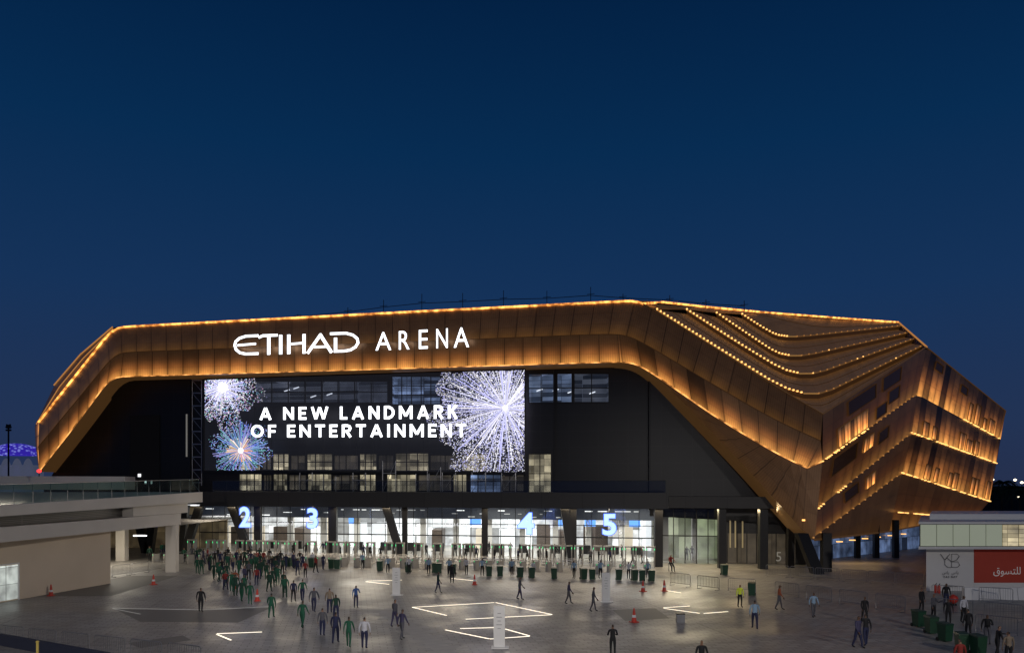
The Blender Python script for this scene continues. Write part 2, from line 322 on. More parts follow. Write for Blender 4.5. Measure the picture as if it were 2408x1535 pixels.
MT['darkprint']=pm('dark_print',(.05,.05,.05),.6); MT['whiteprint']=pm('white_print',(.7,.66,.63),.5,em=(1,.95,.9),es=.08)
MT['foliage']=pm('dark_palm_leaf',(.03,.045,.02),.8); MT['bark']=pm('palm_bark',(.05,.035,.025),.9)
m,t,b=nt('violet_lit_dome'); tc=N(t,'ShaderNodeTexCoord'); vo=N(t,'ShaderNodeTexVoronoi'); vo.inputs['Scale'].default_value=.75; t.links.new(tc.outputs['Object'],vo.inputs['Vector'])
cr=N(t,'ShaderNodeValToRGB'); cr.color_ramp.elements[0].color=(.35,.40,1,1); cr.color_ramp.elements[1].position=.5; cr.color_ramp.elements[1].color=(.03,.015,.34,1); t.links.new(vo.outputs['Distance'],cr.inputs[0]); t.links.new(cr.outputs[0],b.inputs['Emission Color']); b.inputs['Emission Strength'].default_value=.9
b.inputs['Base Color'].default_value=(.05,.04,.2,1); m.cycles.emission_sampling='NONE'; MT['purple']=m
MT['tent']=pm('dusk_white_fabric',(.4,.4,.45),.7,em=(.45,.5,.75),es=.10)
MT['lamp']=pm('far_lamp',(.5,.5,.5),em=(1,.85,.6),es=4.); MT['redlamp']=pm('red_lamp',(.5,0,0),em=(1,.03,.03),es=3.)
MT['ylw']=pm('yellow_paint',(.6,.45,.1),.5); MT['void']=pm('void',(.002,.002,.002),.8)
# ---------------------------------------------------------------- SETTING
g=MB(); g.face([(-1500,-60,-.03),(1500,-60,-.03),(1500,3000,-.03),(-1500,3000,-.03)]); tag(g.build('ground',MT['land']),kind='structure')
g=MB(); g.face([(-110,2,0),(140,2,0),(140,165,0),(-110,165,0)]); tag(g.build('pavement',MT['pave']),kind='structure')
def sheet(name,pts,mat,z):
    q=MB(); q.face([G(a,b_) .xy.to_3d()+Vector((0,0,z)) for a,b_ in pts]); return tag(q.build(name,mat),kind='structure')
sheet('pavement_pale_strip',[(60,1400),(300,1352),(420,1352),(260,1400)],MT['slab'],.004)
sheet('pavement_pale_patch',[(300,1510),(430,1492),(450,1503),(330,1522)],MT['slab'],.004)
sheet('pavement_pale_patch',[(1440,1432),(1540,1428),(1575,1452),(1470,1458)],MT['slab'],.004)
sheet('pavement_pale_patch',[(270,1430),(478,1433),(640,1426),(560,1462),(330,1460)],MT['slab'],.003)
q=MB()
for i in range(26):
    t0=i/26; a=Vector((-9.3,57,0)).lerp(Vector((-1.2,37,0)),t0); d=Vector((.62,-1.25,0)).normalized(); n=Vector((d.y,-d.x,0)); w=.85; s=.3 if i%2 else -.3
    c=a-n*s*.9; q.face([c-n*w,c-n*w+d*.78,c+n*w+d*.78,c+n*w]); 
for v in q.v: v.z=.004
tag(q.build('pavement_zigzag_band',MT['herring']),kind='structure')
# ---------------------------------------------------------------- ARENA
base=W(1204,1330); base.z=0
AR=thing('arena_building','huge arena with a folded bronze mesh shell, amber light strips and dark portal','building',base)
T_=[(92,992,-2),(176,886,-2),(268,770,-2),(320,766,-2),(880,737,-2),(1440,709,-2),(1500,706,-2),(1550,735,-2.3),(1700,830,-3),(1830,912,-3.5),(1935,972,-4)]
M_L=[(90,1050,-5),(180,942,-5),(272,830,-5),(320,826,-5),(880,806,-5),(1430,784,-5),(1478,788,-5),(1535,818,-5),(1680,905,-5.5),(1820,985,-6),(1930,1035,-6.5)]
L1=[(93,1108,-4),(178,1000,-4),(262,886,-4),(320,884,-4),(880,868,-4),(1430,851,-4),(1490,851,-4),(1545,884,-4.3),(1690,985,-5.5),(1825,1065,-6.5),(1897,1099,-7)]
L0=[(1490,853,-4),(1530,872,-4),(1600,938,-4.5),(1760,1103,-5.5),(1886,1244,-7)]
VT=[W(*p) for p in T_]; VM=[W(*p) for p in M_L]; VL=[W(*p) for p in L1]; V0=[W(*p) for p in L0]; V0F=VL[:6]+V0
TIP=W(1916,1268,-7.3); L1E=W(1934,1083,-7.2)
big={2:2.2,3:2,6:6,7:6}
ST=rnd_corners(VT,3,big); SM=rnd_corners(VM,3,big); SL=rnd_corners(VL,3,big); S0=rnd_corners(V0F,3,big)
C6=1+5*5
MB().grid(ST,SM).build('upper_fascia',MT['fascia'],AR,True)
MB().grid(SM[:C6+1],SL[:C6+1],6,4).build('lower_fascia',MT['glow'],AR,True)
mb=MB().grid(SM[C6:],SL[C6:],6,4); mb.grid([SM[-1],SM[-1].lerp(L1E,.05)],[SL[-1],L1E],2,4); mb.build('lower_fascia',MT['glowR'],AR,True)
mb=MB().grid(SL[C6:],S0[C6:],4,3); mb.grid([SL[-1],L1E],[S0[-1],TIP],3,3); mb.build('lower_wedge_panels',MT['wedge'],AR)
m=MB().tube([p+Vector((0,-.06,0)) for p in SM],.05,4); m.build('fascia_seam_rail',MT['riser'],AR)
O_=[P(82,1000,110),P(128,905,110),P(190,833,109),P(266,768,107)]
TT=[VT[0],VT[0].lerp(VT[1],.75),VT[1].lerp(VT[2],.3),ST[8]]
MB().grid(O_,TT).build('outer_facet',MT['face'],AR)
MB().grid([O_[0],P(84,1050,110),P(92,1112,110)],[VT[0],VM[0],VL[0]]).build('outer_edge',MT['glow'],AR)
lip=SL[:C6]+S0[C6:]+[TIP]; lip2=[p+Vector((-.2,4.,0)) for p in lip]
MB().grid(lip,lip2,2,2).build('portal_reveal',MT['reveal'],AR)
R0=[W(1935,972,-4),L1E,P(1905,1208,82),P(1912,1262,81.3),TIP]
R1=[P(2178,815,104),P(2155,925,102),P(2143,1016,100.5),P(2120,1110,100),P(2090,1248,100)]
R2=[P(2365,965,122),P(2353,1032,121.5),P(2343,1088,121),P(2327,1177,119),P(2300,1208,118)]
RB=[a.lerp(b_,.06) for a,b_ in zip(R1,R2)]; RA=[a.lerp(b_,.93) for a,b_ in zip(R0,R1)]
RM=[RA[i].lerp(R1[i],.5).lerp(R1[i].lerp(RB[i],.5),.5) for i in range(5)]
for i in range(4):
    rows=[[R0[j],R0[j].lerp(RA[j],.5),RA[j],RM[j]] for j in (i,i+1)]
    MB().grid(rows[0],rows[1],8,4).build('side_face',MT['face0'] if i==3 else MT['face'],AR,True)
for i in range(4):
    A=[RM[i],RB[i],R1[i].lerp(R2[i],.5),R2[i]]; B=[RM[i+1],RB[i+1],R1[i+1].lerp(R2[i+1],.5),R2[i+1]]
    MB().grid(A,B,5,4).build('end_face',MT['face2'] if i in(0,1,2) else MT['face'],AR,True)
def quadwin(ra,rb,i,s0,s1,t0,t1,mat,push=.06,fin=True,sk=0.):
    def pt(s,t): return ra[i].lerp(rb[i],s+sk*t).lerp(ra[i+1].lerp(rb[i+1],s+sk*t),t)
    n=(pt(1,0)-pt(0,0)).cross(pt(0,1)-pt(0,0)).normalized()
    if n.y>0: n=-n
    m=MB(); m.grid([pt(s0,t0)+n*push,pt(s1,t0)+n*push],[pt(s0,t1)+n*push,pt(s1,t1)+n*push],2,2); o=m.build('window',mat,AR)
    f=MB(); c=[pt(s0,t0)+n*.1,pt(s1,t0)+n*.1,pt(s1,t1)+n*.1,pt(s0,t1)+n*.1]
    if fin:
        k=max(2,int((s1-s0)*20))
        for j in range(1,k):
            s=s0+(s1-s0)*j/k; f.tube([pt(s,t0)+n*.1,pt(s+.004*random.uniform(-3,3),t1)+n*.16],.04,4)
    for q in range(4): f.tube([c[q],c[(q+1)%4]],.05,4)
    f.build('frame',MT['reveal'] if fin else MT['riser'],o)
for a in [(0,.2,.46,.1,.42,0),(0,.53,.72,.08,.4,0),(0,.60,.72,.5,.78,0),(0,.1,.38,.55,.97,1),(0,.47,.58,.68,.93,0),(1,.1,.33,.12,.5,0),(1,.4,.5,.2,.52,1),(1,.56,.67,.3,.6,0),(2,.28,.42,.2,.6,0),(2,.5,.6,.3,.7,1)]:
    quadwin(R0,R1,a[0],a[1],a[2],a[3],a[4],MT['winlit'] if a[5] else MT['windark'],fin=bool(a[5]),sk=.04)
rr=random.Random(3)
for i in (0,1,2):
    s=.10 if i else .55
    while s<.93:
        w=rr.uniform(.03,.075); lit=rr.random()<.8
        if lit or rr.random()<.3: quadwin(R1,R2,i,s,min(s+w,.97),rr.uniform(.4,.65) if lit else .6,.97 if lit else .85,MT['winlit'] if lit else MT['windark'],fin=False)
        s+=w+rr.uniform(.008,.06)
quadwin(R1,R2,0,.12,.2,.12,.3,MT['windark'],fin=False); quadwin(R1,R2,0,.42,.5,.2,.4,MT['windark'],fin=False)
VV=[[ST[C6+2],VT[8],VT[10],R1[0]],
 [P(1545,727,92),P(1712,832,89),P(1895,945,87),P(2168,812,106)],
 [P(1615,727,97),P(1750,815,95),P(1880,892,94),P(2150,795,112)],
 [P(1685,735,101),P(1770,793,101),P(1850,845,101),P(2140,780,118)],
 [P(1745,738,106),P(1790,768,106.5),P(1840,795,107),P(2120,765,124)],
 [P(1800,734,112),P(1900,740,118),P(2000,747,122),P(2112,757,127)]]
SV=[rnd_corners(v,4,{2:6}) if k<5 else rnd_corners(v,4) for k,v in enumerate(VV)]
SV[0]=rnd_corners(VV[0],.5)
def dn(p,d): return p-Vector((0,0,d))
def mixl(a,b_,f): return [p.lerp(q,f) for p,q in zip(a,b_)]
for k in range(5):
    A=SV[k]; B=SV[k+1]
    low=[dn(p,.55) if k<4 else p for p in B]
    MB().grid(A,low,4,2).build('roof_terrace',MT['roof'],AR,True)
    if k<4: MB().grid(low,B,4,1).build('roof_step',MT['riser'],AR)
    for f in (.5,): MB().tube([p+Vector((0,-.02,.03)) for p in mixl(A,low,f)],.04,4).build('roof_rib',MT['riser'],AR)
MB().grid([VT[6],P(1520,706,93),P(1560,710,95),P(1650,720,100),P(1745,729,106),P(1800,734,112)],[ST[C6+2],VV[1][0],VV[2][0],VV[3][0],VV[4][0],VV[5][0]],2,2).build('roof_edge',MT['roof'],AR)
def along(pts,d):
    out=[];acc=0
    for a,b_ in zip(pts[:-1],pts[1:]):
        L=(b_-a).length
        while acc<L: out.append(a.lerp(b_,acc/L)); acc+=d
        acc-=L
    return out
for k in range(1,5):
    A=SV[k]; m=MB(); md=MB()
    for p in along(A[:9],.5):
        p=p+Vector((0,-.1,.06)); r=.085; m.box(p.x-r,p.x+r,p.y-r,p.y+r,p.z-r,p.z+r)
    rp=along(A[9:],1.5)
    for j,p in enumerate(rp):
        p=p+Vector((0,-.1,.06)); r=.06; (m if rr.random()<.12*(1-j/len(rp)) else md).box(p.x-r,p.x+r,p.y-r,p.y+r,p.z-r,p.z+r)
    m.build('roof_edge_lights',MT['bead'],AR); md.build('roof_edge_lights',MT['beadd'],AR)
    MB().tube([p+Vector((0,.1,0)) for p in A[:10]],.12,5).build('roof_edge_trim',MT['trim'],AR)
    MB().tube([p+Vector((0,.1,0)) for p in A[9:]],.11,5).build('roof_edge_trim',MT['trimd'],AR)
RL=[O_[0],O_[1],O_[2],O_[3],VT[3],VT[4],VT[5],VT[6],P(1650,720,100),VV[5][0],VV[5][3],R1[0],R2[0]]
BK=[Vector((p.x,max(p.y+45,150),p.z-1.5)) for p in RL]
MB().grid([dn(p,.05) for p in RL],BK,1,1).build('rear_roof',MT['steel'],AR)
BK2=[Vector((p.x,p.y,0)) for p in BK]; MB().grid(BK,BK2,1,1).build('rear_wall',MT['steel'],AR)
MB().grid([R2[i] for i in range(5)],[Vector((R2[i].x,165,R2[i].z)) for i in range(5)],1,1).build('rear_wall',MT['wedge'],AR)
def strip(pts,r,mat=None,nm='light_strip',dx=(0,-.15,0)): return MB().tube([p+Vector(dx) for p in pts],r,5).build(nm,mat or MT['strip'],AR)
strip(ST[:C6+4],.13); strip([ST[C6+3],P(1560,710,95),P(1650,720,100),P(1745,729,106),VV[5][0],P(2000,749,121),VV[5][3]],.13)
strip([VV[5][3],R1[0]],.12,MT['beadd'])
strip([O_[1],O_[2],O_[3]],.09,MT['beadd']); strip(ST[C6+3:],.05,MT['reveal'])
strip([O_[0].lerp(TT[0],.5),O_[1].lerp(TT[1],.5),O_[2].lerp(TT[2],.5),O_[3].lerp(TT[3],.5)],.07,MT['beadd'])
strip(SL[:C6],.06,MT['strip2']); strip(SL[C6:]+[L1E],.075,MT['strip2'])
MB().grid([p+Vector((0,-.05,-.1)) for p in ST[:C6+4]],[p+Vector((0,-.12,-.75)) for p in ST[:C6+4]],6,1).build('roof_edge_band',shellmat('amber_glow_band',(.3,.15,.05),.0,1,floor=.32,lo=.35,c0=(1,.30,.04),panel=1.6),AR)  # band below the roof strip, amber glow set in its own material
m=MB()
for A,B,d in [(L1E,R0[1].lerp(R1[1],.42),.45),(R1[2],R2[2],.45),(R1[3],R2[3],.45),(R1[1].lerp(R2[1],.5),R2[1],.5),(P(2113,1203,100),P(2235,1213,110),.6),(P(1880,1228,81.5),R0[2],.5),(R0[2],R0[2].lerp(R1[2],.3),.6)]:
    n=int((B-A).length/d)
    for j in range(n+1):
        if rr.random()<.3: continue
        p=A.lerp(B,j/n)+Vector((0,-.15,0)); r=.05+.04*rr.random(); m.box(p.x-r*1.5,p.x+r*1.5,p.y-r,p.y+r,p.z-r,p.z+r)
m.build('face_strip_lights',MT['bead'],AR)
m=MB()
for A,B,d in [(R0[1].lerp(R1[1],.42),R1[1],1.4),(R0[2].lerp(R1[2],.3),R1[2],1.5),(R0[3],R1[3],1.7)]:
    n=int((B-A).length/d)
    for j in range(n+1): p=A.lerp(B,j/n)+Vector((0,-.12,0)); r=.07; m.box(p.x-r,p.x+r,p.y-r,p.y+r,p.z-r,p.z+r)
m.build('face_dot_lights',MT['beadd'],AR)
m=MB(); m.tube([VT[-1],R1[0],R2[0],R2[-1]],.1,5); m.build('fold_trim',MT['reveal'],AR); MB().tube([TIP,R1[4],R2[4]],.12,5).build('fold_trim',MT['reveal'],AR)
m=MB()
ms=[(700,738),(818,722),(902,704),(992,690),(1088,688),(1184,682),(1286,683),(1389,674),(1465,690),(1575,693),(1660,703),(1750,706)]
pr=None
for x,y in ms:
    yb=745-(x-700)*.052 if x<1500 else 706+(x-1500)*.085; Y=YW(x,4) if x<1500 else 96
    m.tube([P(x,yb+4,Y),P(x,y,Y)],.05,4); m.tube([P(x-9,(y+yb)/2,Y),P(x+9,(y+yb)/2-2,Y)],.04,4); c=P(x,(y+yb)/2+2,Y)
    if pr: m.tube([pr,c],.045,4)
    pr=c
m.build('roof_safety_line',MT['steel'],AR)
def wallpoly(name,outer,holes,off,mat):
    loops=[[W(a,b_,off) for a,b_ in outer]]+[[W(x0,y1,off),W(x1,y1,off),W(x1,y0,off),W(x0,y0,off)] for x0,y0,x1,y1 in holes]
    tr=tessellate_polygon([[Vector((p.x,p.z,0)) for p in l] for l in loops]); flat=[p for l in loops for p in l]
    me=MB(); me.v=flat; me.f=[tuple(t) for t in tr]; me.uv=[None]*len(tr); me.col=[None]*len(tr); return me.build(name,mat,AR)
holes=[]; rooms=[]
def win(x0,y0,x1,y1,room,nm=3,rows=1): holes.append((x0,y0,x1,y1)); rooms.append((x0,y0,x1,y1,room,nm,rows))
win(600,895,912,946,'roomdim',8,2); win(922,884,1036,950,'roomcool',5,3); win(1050,880,1228,946,'roomdim',5,2)
win(1243,878,1302,946,'roomcoold',2,2); win(1310,877,1345,945,'roomcoold',1,2); win(1350,877,1432,945,'roomdim',2,2)
for a in [(560,1066,612,1104),(642,1066,680,1104),(722,1066,782,1104),(846,1066,886,1104),(930,1064,1008,1106),(1086,1066,1150,1106)]: win(*a,'roomwarm',3,2)
for a in [(616,1068,638,1103),(684,1068,718,1103),(786,1068,842,1103),(890,1068,926,1103),(1012,1068,1082,1104),(1154,1068,1226,1104)]: win(*a,'roomlow',2,1)
for a in [(563,1113,616,1152),(643,1113,676,1152),(724,1113,780,1152),(846,1114,884,1153),(910,1114,980,1155),(1066,1114,1098,1155)]: win(*a,'roomwarm',3,1)
for a in [(620,1115,639,1151),(680,1115,720,1151),(784,1115,842,1151),(984,1115,1062,1153),(1182,1115,1232,1154)]: win(*a,'roomlow',3,1)
win(1106,1114,1178,1156,'roomcool',4,1); win(1243,1066,1296,1158,'roomwarm',2,2)
wallpoly('inner_wall',[(120,1150),(120,1120),(250,880),(270,862),(1480,835),(1528,850),(1528,1168),(470,1160)],holes,0,MT['char'])
wallpoly('inner_wall',[(1528,850),(1560,868),(1895,1232),(1895,1212),(1528,1212)],[],-.6,MT['char'])
mb=MB().fbox(1526,1530,6,24,-.7,0).build('wall_return',MT['black'],AR)
mb=MB(); mb.fbox(1302,1306,8.1,22.4,-.35,-.02); mb.build('wall_return',MT['steel'],AR)
mb=MB(); mb.fbox(262,447,7,23.6,-.5,-.02); mb.build('black_panel_wall',MT['black'],AR)
mb=MB(); mb.fbox(305,375,8,18.,-.62,-.51); mb.build('doorway',MT['void'],AR)
for q in ((324,331,9.9,10.3),(340,344,9.,9.4),(354,358,9.,9.4)): MB().fbox(*q,-.7,-.64).build('wall_lamp',MT['lobbywall'],AR)
mb=MB(); mb.fbox(437,440,12.5,18,-.62,-.51); mb.build('wall_light_line',pm('grey_line',(.2,.2,.2),em=(1,.95,.85),es=.12),AR)
for x0,y0,x1,y1,room,nm,rows in rooms:
    m=MB(); d=2.2
    a=[W(x0,y1,0),W(x1,y1,0),W(x1,y0,0),W(x0,y0,0)]; bk=[p+Vector((0,d,0)) for p in a]
    m.face(bk)
    for k in range(4): m.face([a[k],a[(k+1)%4],bk[(k+1)%4],bk[k]])
    wo=m.build('window',MT[room],AR)
    f=MB(); 
    for k in range(nm+1):
        x=x0+(x1-x0)*k/nm; f.tube([W(x,y0,-.05),W(x,y1,-.05)],.08,4)
    for k in range(rows+1):
        y=y0+(y1-y0)*k/rows; f.tube([W(x0,y,-.05),W(x1,y,-.05)],.08,4)
    f.build('frame',MT['steel'],wo); g=MB(); g.face([p+Vector((0,.1,0)) for p in a]); g.build('pane',MT['glassd'],wo)
for x in (668,690,730,768,1262,1300,1335,1386): 
    p=W(x,rr.uniform(908,936),1.2); MB().tube([p,p+Vector((.7,.1,.25))],.08,4).build('room_lamp',MT['signw'],AR)
m=MB()
for x in (452,474): m.tube([W(x,1140,-1.2),W(x,893,-1.2)],.05,5)
for k in range(9):
    y=893+k*30; m.tube([W(452,y,-1.2),W(474,y,-1.2)],.1,4); m.tube([W(452,y,-1.25),W(474,y+26,-1.25)],.04,4)
m.build('scaffold',MT['metal'],AR)
ZT=8.05; ZB=6.35
m=MB(); m.fbox(470,1572,ZB,ZT,-8,-.1); m.build('balcony_slab',MT['slabdark'],AR)
MB().fbox(1572.5,1830,ZB,7.6,-4,-.7).build('canopy_edge',MT['slabdark'],AR); MB().fbox(420,469,ZB+.2,ZT-.2,-7,4).build('canopy_edge',MT['slabdark'],AR)
m=MB(); 
a=[WZ(500,ZT+.02,-7.7),WZ(1565,ZT+.02,-7.7)]; m.face([a[0],a[1],a[1]+Vector((0,0,1.25)),a[0]+Vector((0,0,1.25))]); bal=m.build('balustrade',MT['glassd'],AR)
m=MB(); m.tube([p+Vector((0,0,1.27)) for p in a],.03,5)
for k in range(30): p=a[0].lerp(a[1],k/29); m.tube([p+Vector((0,.05,0)),p+Vector((0,.05,1.25))],.025,4)
m.build('handrail',MT['steel'],bal)
for x in (705,760,830,900,978,1005,1040,1110,1180):
    m=MB(); h=rr.uniform(1.8,4.2); p=WZ(x,ZT,-3); m.tube([p,p+Vector((0,0,h))],.05,4); m.tube([p+Vector((1.6,-.3,0)),p+Vector((1.6,-.3,h))],.05,4); m.tube([p,p+Vector((1.6,-.3,h))],.035,4)
    m.tube([p+Vector((0,0,h*.6)),p+Vector((1.6,-.3,h*.6))],.05,4); m.build('maintenance_scaffold',MT['metal'],AR)
def fq(px0,px1,off0,off1,z,mat,nm):
    q=MB(); xa,xb=WX(px0,off0),WX(px1,off0); f=lambda x,o:(x,94.92+o-K*x,z)
    q.face([f(xa,off0),f(xb,off0),f(xb,off1),f(xa,off1)]); return q.build(nm,mat,AR)
fq(425,1545,0,20,.03,MT['lobbyfloor'],'lobby_floor'); fq(425,1895,-.05,24,ZB-.05,MT['lobbyceil'],'lobby_ceiling')
m=MB(); m.fbox(380,1560,0,ZB-.1,20,20.3); m.build('lobby_back_wall',MT['lobbywall'],AR)
rl=random.Random(5)
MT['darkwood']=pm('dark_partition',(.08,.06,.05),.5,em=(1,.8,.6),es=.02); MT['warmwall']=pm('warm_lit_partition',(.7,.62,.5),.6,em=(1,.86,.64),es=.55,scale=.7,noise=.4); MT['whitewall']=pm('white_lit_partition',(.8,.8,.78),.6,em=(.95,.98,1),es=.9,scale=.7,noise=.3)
x=470
while x<1530:
    w=rl.uniform(12,38); MB().fbox(x,x+w,.04,rl.choice((2.6,3.3,4.2)),rl.uniform(13,18),18.6).build('lobby_partition',rl.choice((MT['darkwood'],MT['warmwall'],MT['whitewall'],MT['whitewall'],MT['darkwood'])),AR); x+=w+rl.uniform(8,40)
for k in range(14): 
    x=520+k*78; MB().fbox(x,x+13,.04,ZB-.1,9+3*(k%2),9.8+3*(k%2)).build('lobby_pillar',MT['white'],AR)
for k in range(16):
    x=500+k*66+rr.uniform(-8,8); MB().fbox(x,x+rr.uniform(18,36),.04,1.1,9,10).build('lobby_counter',MT['steel'],AR)
MT['bluescr']=pm('blue_screen',(.1,.2,.5),em=(.15,.4,1),es=1.5)
for x in (820,1105,1300,1375,1480): MB().fbox(x,x+26,3.4,4.8,12,12.2).build('lobby_screen',MT['bluescr'],AR)
m=MB(); m.fbox(470,1540,4.45,ZB-.1,7,7.3); m.build('lobby_bulkhead',pm('bulkhead',(.035,.04,.05),.5,em=(.4,.55,1),es=.015),AR)
for k in range(46):
    x=480+k*23+rl.uniform(-8,8); z=rl.choice((4.7,5.1,5.5,5.9)); MB().fbox(x,x+rl.uniform(5,20),z,z+.10,6.8,6.95).build('lobby_light_line',MT['lobbywall'],AR)
m=MB(); a=[WZ(470,.05,.0),WZ(1540,.05,.0)]; m.face([a[0],a[1],a[1]+Vector((0,0,6.2)),a[0]+Vector((0,0,6.2))]); gl=m.build('glass_front',MT['glass'],AR)
m=MB()
for k in range(33): p=a[0].lerp(a[1],k/32)+Vector((0,-.05,0)); m.tube([p,p+Vector((0,0,6.2))],.05,4)
for z in (2.7,4.1): m.tube([a[0]+Vector((0,-.06,z)),a[1]+Vector((0,-.06,z))],.09 if z<3 else .06,4)
m.build('mullions',MT['steel'],gl)
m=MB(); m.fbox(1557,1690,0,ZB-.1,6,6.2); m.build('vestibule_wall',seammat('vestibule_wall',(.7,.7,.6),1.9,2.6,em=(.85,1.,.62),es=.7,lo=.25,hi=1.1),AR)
fq(1550,1700,-1,6,.03,MT['lobbyfloor'],'vestibule_floor')
m=MB(); a=[WZ(1557,.05,-1),WZ(1692,.05,-1)]; m.face([a[0],a[1],a[1]+Vector((0,0,6.1)),a[0]+Vector((0,0,6.1))]); gl=m.build('glass_front',MT['glassd'],AR)
m=MB()
for k in range(6): p=a[0].lerp(a[1],k/5)+Vector((0,-.05,0)); m.tube([p,p+Vector((0,0,6.1))],.06,4)
m.tube([a[0]+Vector((0,-.06,3.1)),a[1]+Vector((0,-.06,3.1))],.08,4); m.build('mullions',MT['steel'],gl)
MB().fbox(1557,1572,.04,ZB-.1,2,2.6).build('vestibule_pillar',MT['white'],AR); MB().fbox(1628,1640,.04,ZB-.1,3,3.6).build('vestibule_pillar',MT['white'],AR)
m=MB(); m.fbox(1694,1895,0,ZB-.1,.5,.8); m.build('service_wall',MT['char'],AR)
MT['sdoor']=seammat('service_door',(.05,.045,.04),3,3.5,em=(1,.85,.6),es=.6)
for k in range(7): MB().fbox(1712+k*23,1732+k*23,.05,3.4,.35,.48).build('service_door',MT['sdoor'],AR)
MT['warmrefl']=pm('warm_reflection_streak',(.2,.16,.1),em=(1,.78,.4),es=.16)
for x in (1716,1728,1745,1860): MB().fbox(x,x+3,1.8,5.8,.22,.32).build('warm_reflection',MT['warmrefl'],AR)  # warm reflections painted as thin glowing streaks before the service wall
text_on('door_numeral','5',facmap(1825,1837,1296,1296,1318,1318,.1),MT['grey5'],AR,bold=.0)
for body_,x0,x1,y0 in (('Gate 2',652,690,1223),('Gate 3',902,938,1230),('Gate 4',1176,1212,1237),('5',1455,1462,1244)):
    text_on('gate_lettering',body_,facmap(x0,x1,y0,y0,y0+10,y0+10,-.2),MT['gatew'],AR,bold=.0)
text_on('lobby_lettering','ETIHAD',facmap(1047,1098,1228,1228,1236,1236,-.2),MT['gatew'],AR,bold=.0)
def column(x0,y0,x1,y1,off,w,d=None):
    m=MB(); a=W(x0,y0,off); b_=G(x1,y1); 
    a=WZ(x0,y0,off) if y0<50 else a
    w2=w/2; dd=(d or w)/2
    m.hexa([(b_.x-w2,b_.y-dd,0),(b_.x+w2,b_.y-dd,0),(b_.x+w2,b_.y+dd,0),(b_.x-w2,b_.y+dd,0)],[(a.x-w2,a.y-dd,a.z),(a.x+w2,a.y-dd,a.z),(a.x+w2,a.y+dd,a.z),(a.x-w2,a.y+dd,a.z)])
    m.build('column',MT['steel'],AR)
for x,w in ((607,.8),(783,.95),(1140,.7),(1348,.7),(1548,.85),(952,.6),(1697,.75),(1794,.85)):
    Y=YW(x,-5); py=HZ+HC*F/Y; column(x,ZB-.06,x,py,-5,w)
for xa,xb in ((545,592),(908,948),(1328,1346),(470,432)):
    Y=YW(xb,-5.5); column(xa,ZB-.06,xb,HZ+HC*F/Y,-5.5,.9)
for xa,xb in ((438,425),(1860,1858)):
    Y=YW(xb,-3); column(xa,ZB-.06,xb,HZ+HC*F/Y,-3,.7)
column(1884,3.95,1922,1347,-7,1.1); column(1942,3.9,1942,1342,-5.4,.9)
m=MB(); a=[P(1895,1336,92),P(2165,1318,112)]; a[0].z=0; a[1].z=0; m.face([a[0],a[1],a[1]+Vector((0,0,6)),a[0]+Vector((0,0,6))]); m.build('underside_wall',seammat('underside_glazing',(.04,.045,.055),1.7,1.7,.2,em=(.5,.66,1.),es=1.6,lo=.05,hi=2.5),AR)
m=MB(); m.face([TIP,R1[4],R2[4],Vector((R2[4].x,160,R2[4].z)),Vector((30,150,4.4)),Vector((TIP.x-1,95,4.2))]); m.build('shell_underside',MT['steel'],AR)
for x in range(1975,2150,30): p=P(x,1272-(x-1975)*.12,93+(x-1975)*.1); MB().box(p.x-.35,p.x+.35,p.y,p.y+.2,p.z-.05,p.z+.05).build('underside_lamp',MT['bead'],AR)
for x in (2016,2060,2106): p=P(x,1325,97); MB().box(p.x-.3,p.x+.3,p.y-.3,p.y+.3,0,4.6).build('underside_pillar',MT['steel'],AR)
# ---------------------------------------------------------------- SCREEN
SO=-2.2
S=thing('video_screen','wide lit video screen showing fireworks and white slogan above the entrance','screen',W(857,1108,SO))
def scr_y(px,top): s=(px-480)/755; return (891-24*s) if top else (1106+4*s)
m=MB(); m.face([W(480,1106,SO),W(1235,1110,SO),W(1235,867,SO),W(480,891,SO)]); m.build('display_mesh',MT['screen'],S)
m=MB()
c4=[W(480,1106,SO),W(1235,1110,SO),W(1235,867,SO),W(480,891,SO)]
for k in range(4): m.tube([c4[k],c4[(k+1)%4]],.12,4)
m.build('screen_frame',MT['steel'],S)
m=MB()
for k in range(1,19): x=480+755*k/19; m.tube([W(x,scr_y(x,True),SO+.2),W(x,scr_y(x,False),SO+.2)],.04,4)
for k in range(1,6): m.tube([W(480,891+215*k/6,SO+.2),W(1235,867+243*k/6,SO+.2)],.03,4)
m.build('support_grid',MT['steel'],S)
fm=MB(); r3=random.Random(11)
def inside(x,y): return 481<x<1234 and scr_y(x,True)+1<y<scr_y(x,False)-1
def led(px,py,h,col,st=1.):
    if not inside(px,py): return
    o=SO-.05-r3.random()*.02
    fm.face([W(px-h,py+h,o),W(px+h,py+h,o),W(px+h,py-h,o),W(px-h,py-h,o)],None,[c*st for c in col])
def streak(cx,cy,a,r0,r1,w,col,st):
    d=(math.cos(a),math.sin(a)); n=(-d[1],d[0]); o=SO-.08-r3.random()*.02
    while r1>r0+4 and not inside(cx+d[0]*r1,cy+d[1]*r1): r1-=4
    pts=[(cx+d[0]*r0-n[0]*w*.4,cy+d[1]*r0-n[1]*w*.4),(cx+d[0]*r0+n[0]*w*.4,cy+d[1]*r0+n[1]*w*.4),(cx+d[0]*r1+n[0]*w,cy+d[1]*r1+n[1]*w),(cx+d[0]*r1-n[0]*w,cy+d[1]*r1-n[1]*w)]
    if any(not inside(x,y) for x,y in pts): return
    fm.face([W(x,y,o) for x,y in pts],None,[c*st for c in col])
LAV=[(.72,.72,1),(.92,.92,1),(.5,.5,1),(1,.95,1),(.62,.62,1)]
MUL=[(.3,.8,.6),(.9,.5,.7),(.4,.5,1),(.9,.9,1),(.8,.4,.9),(.3,.7,1)]
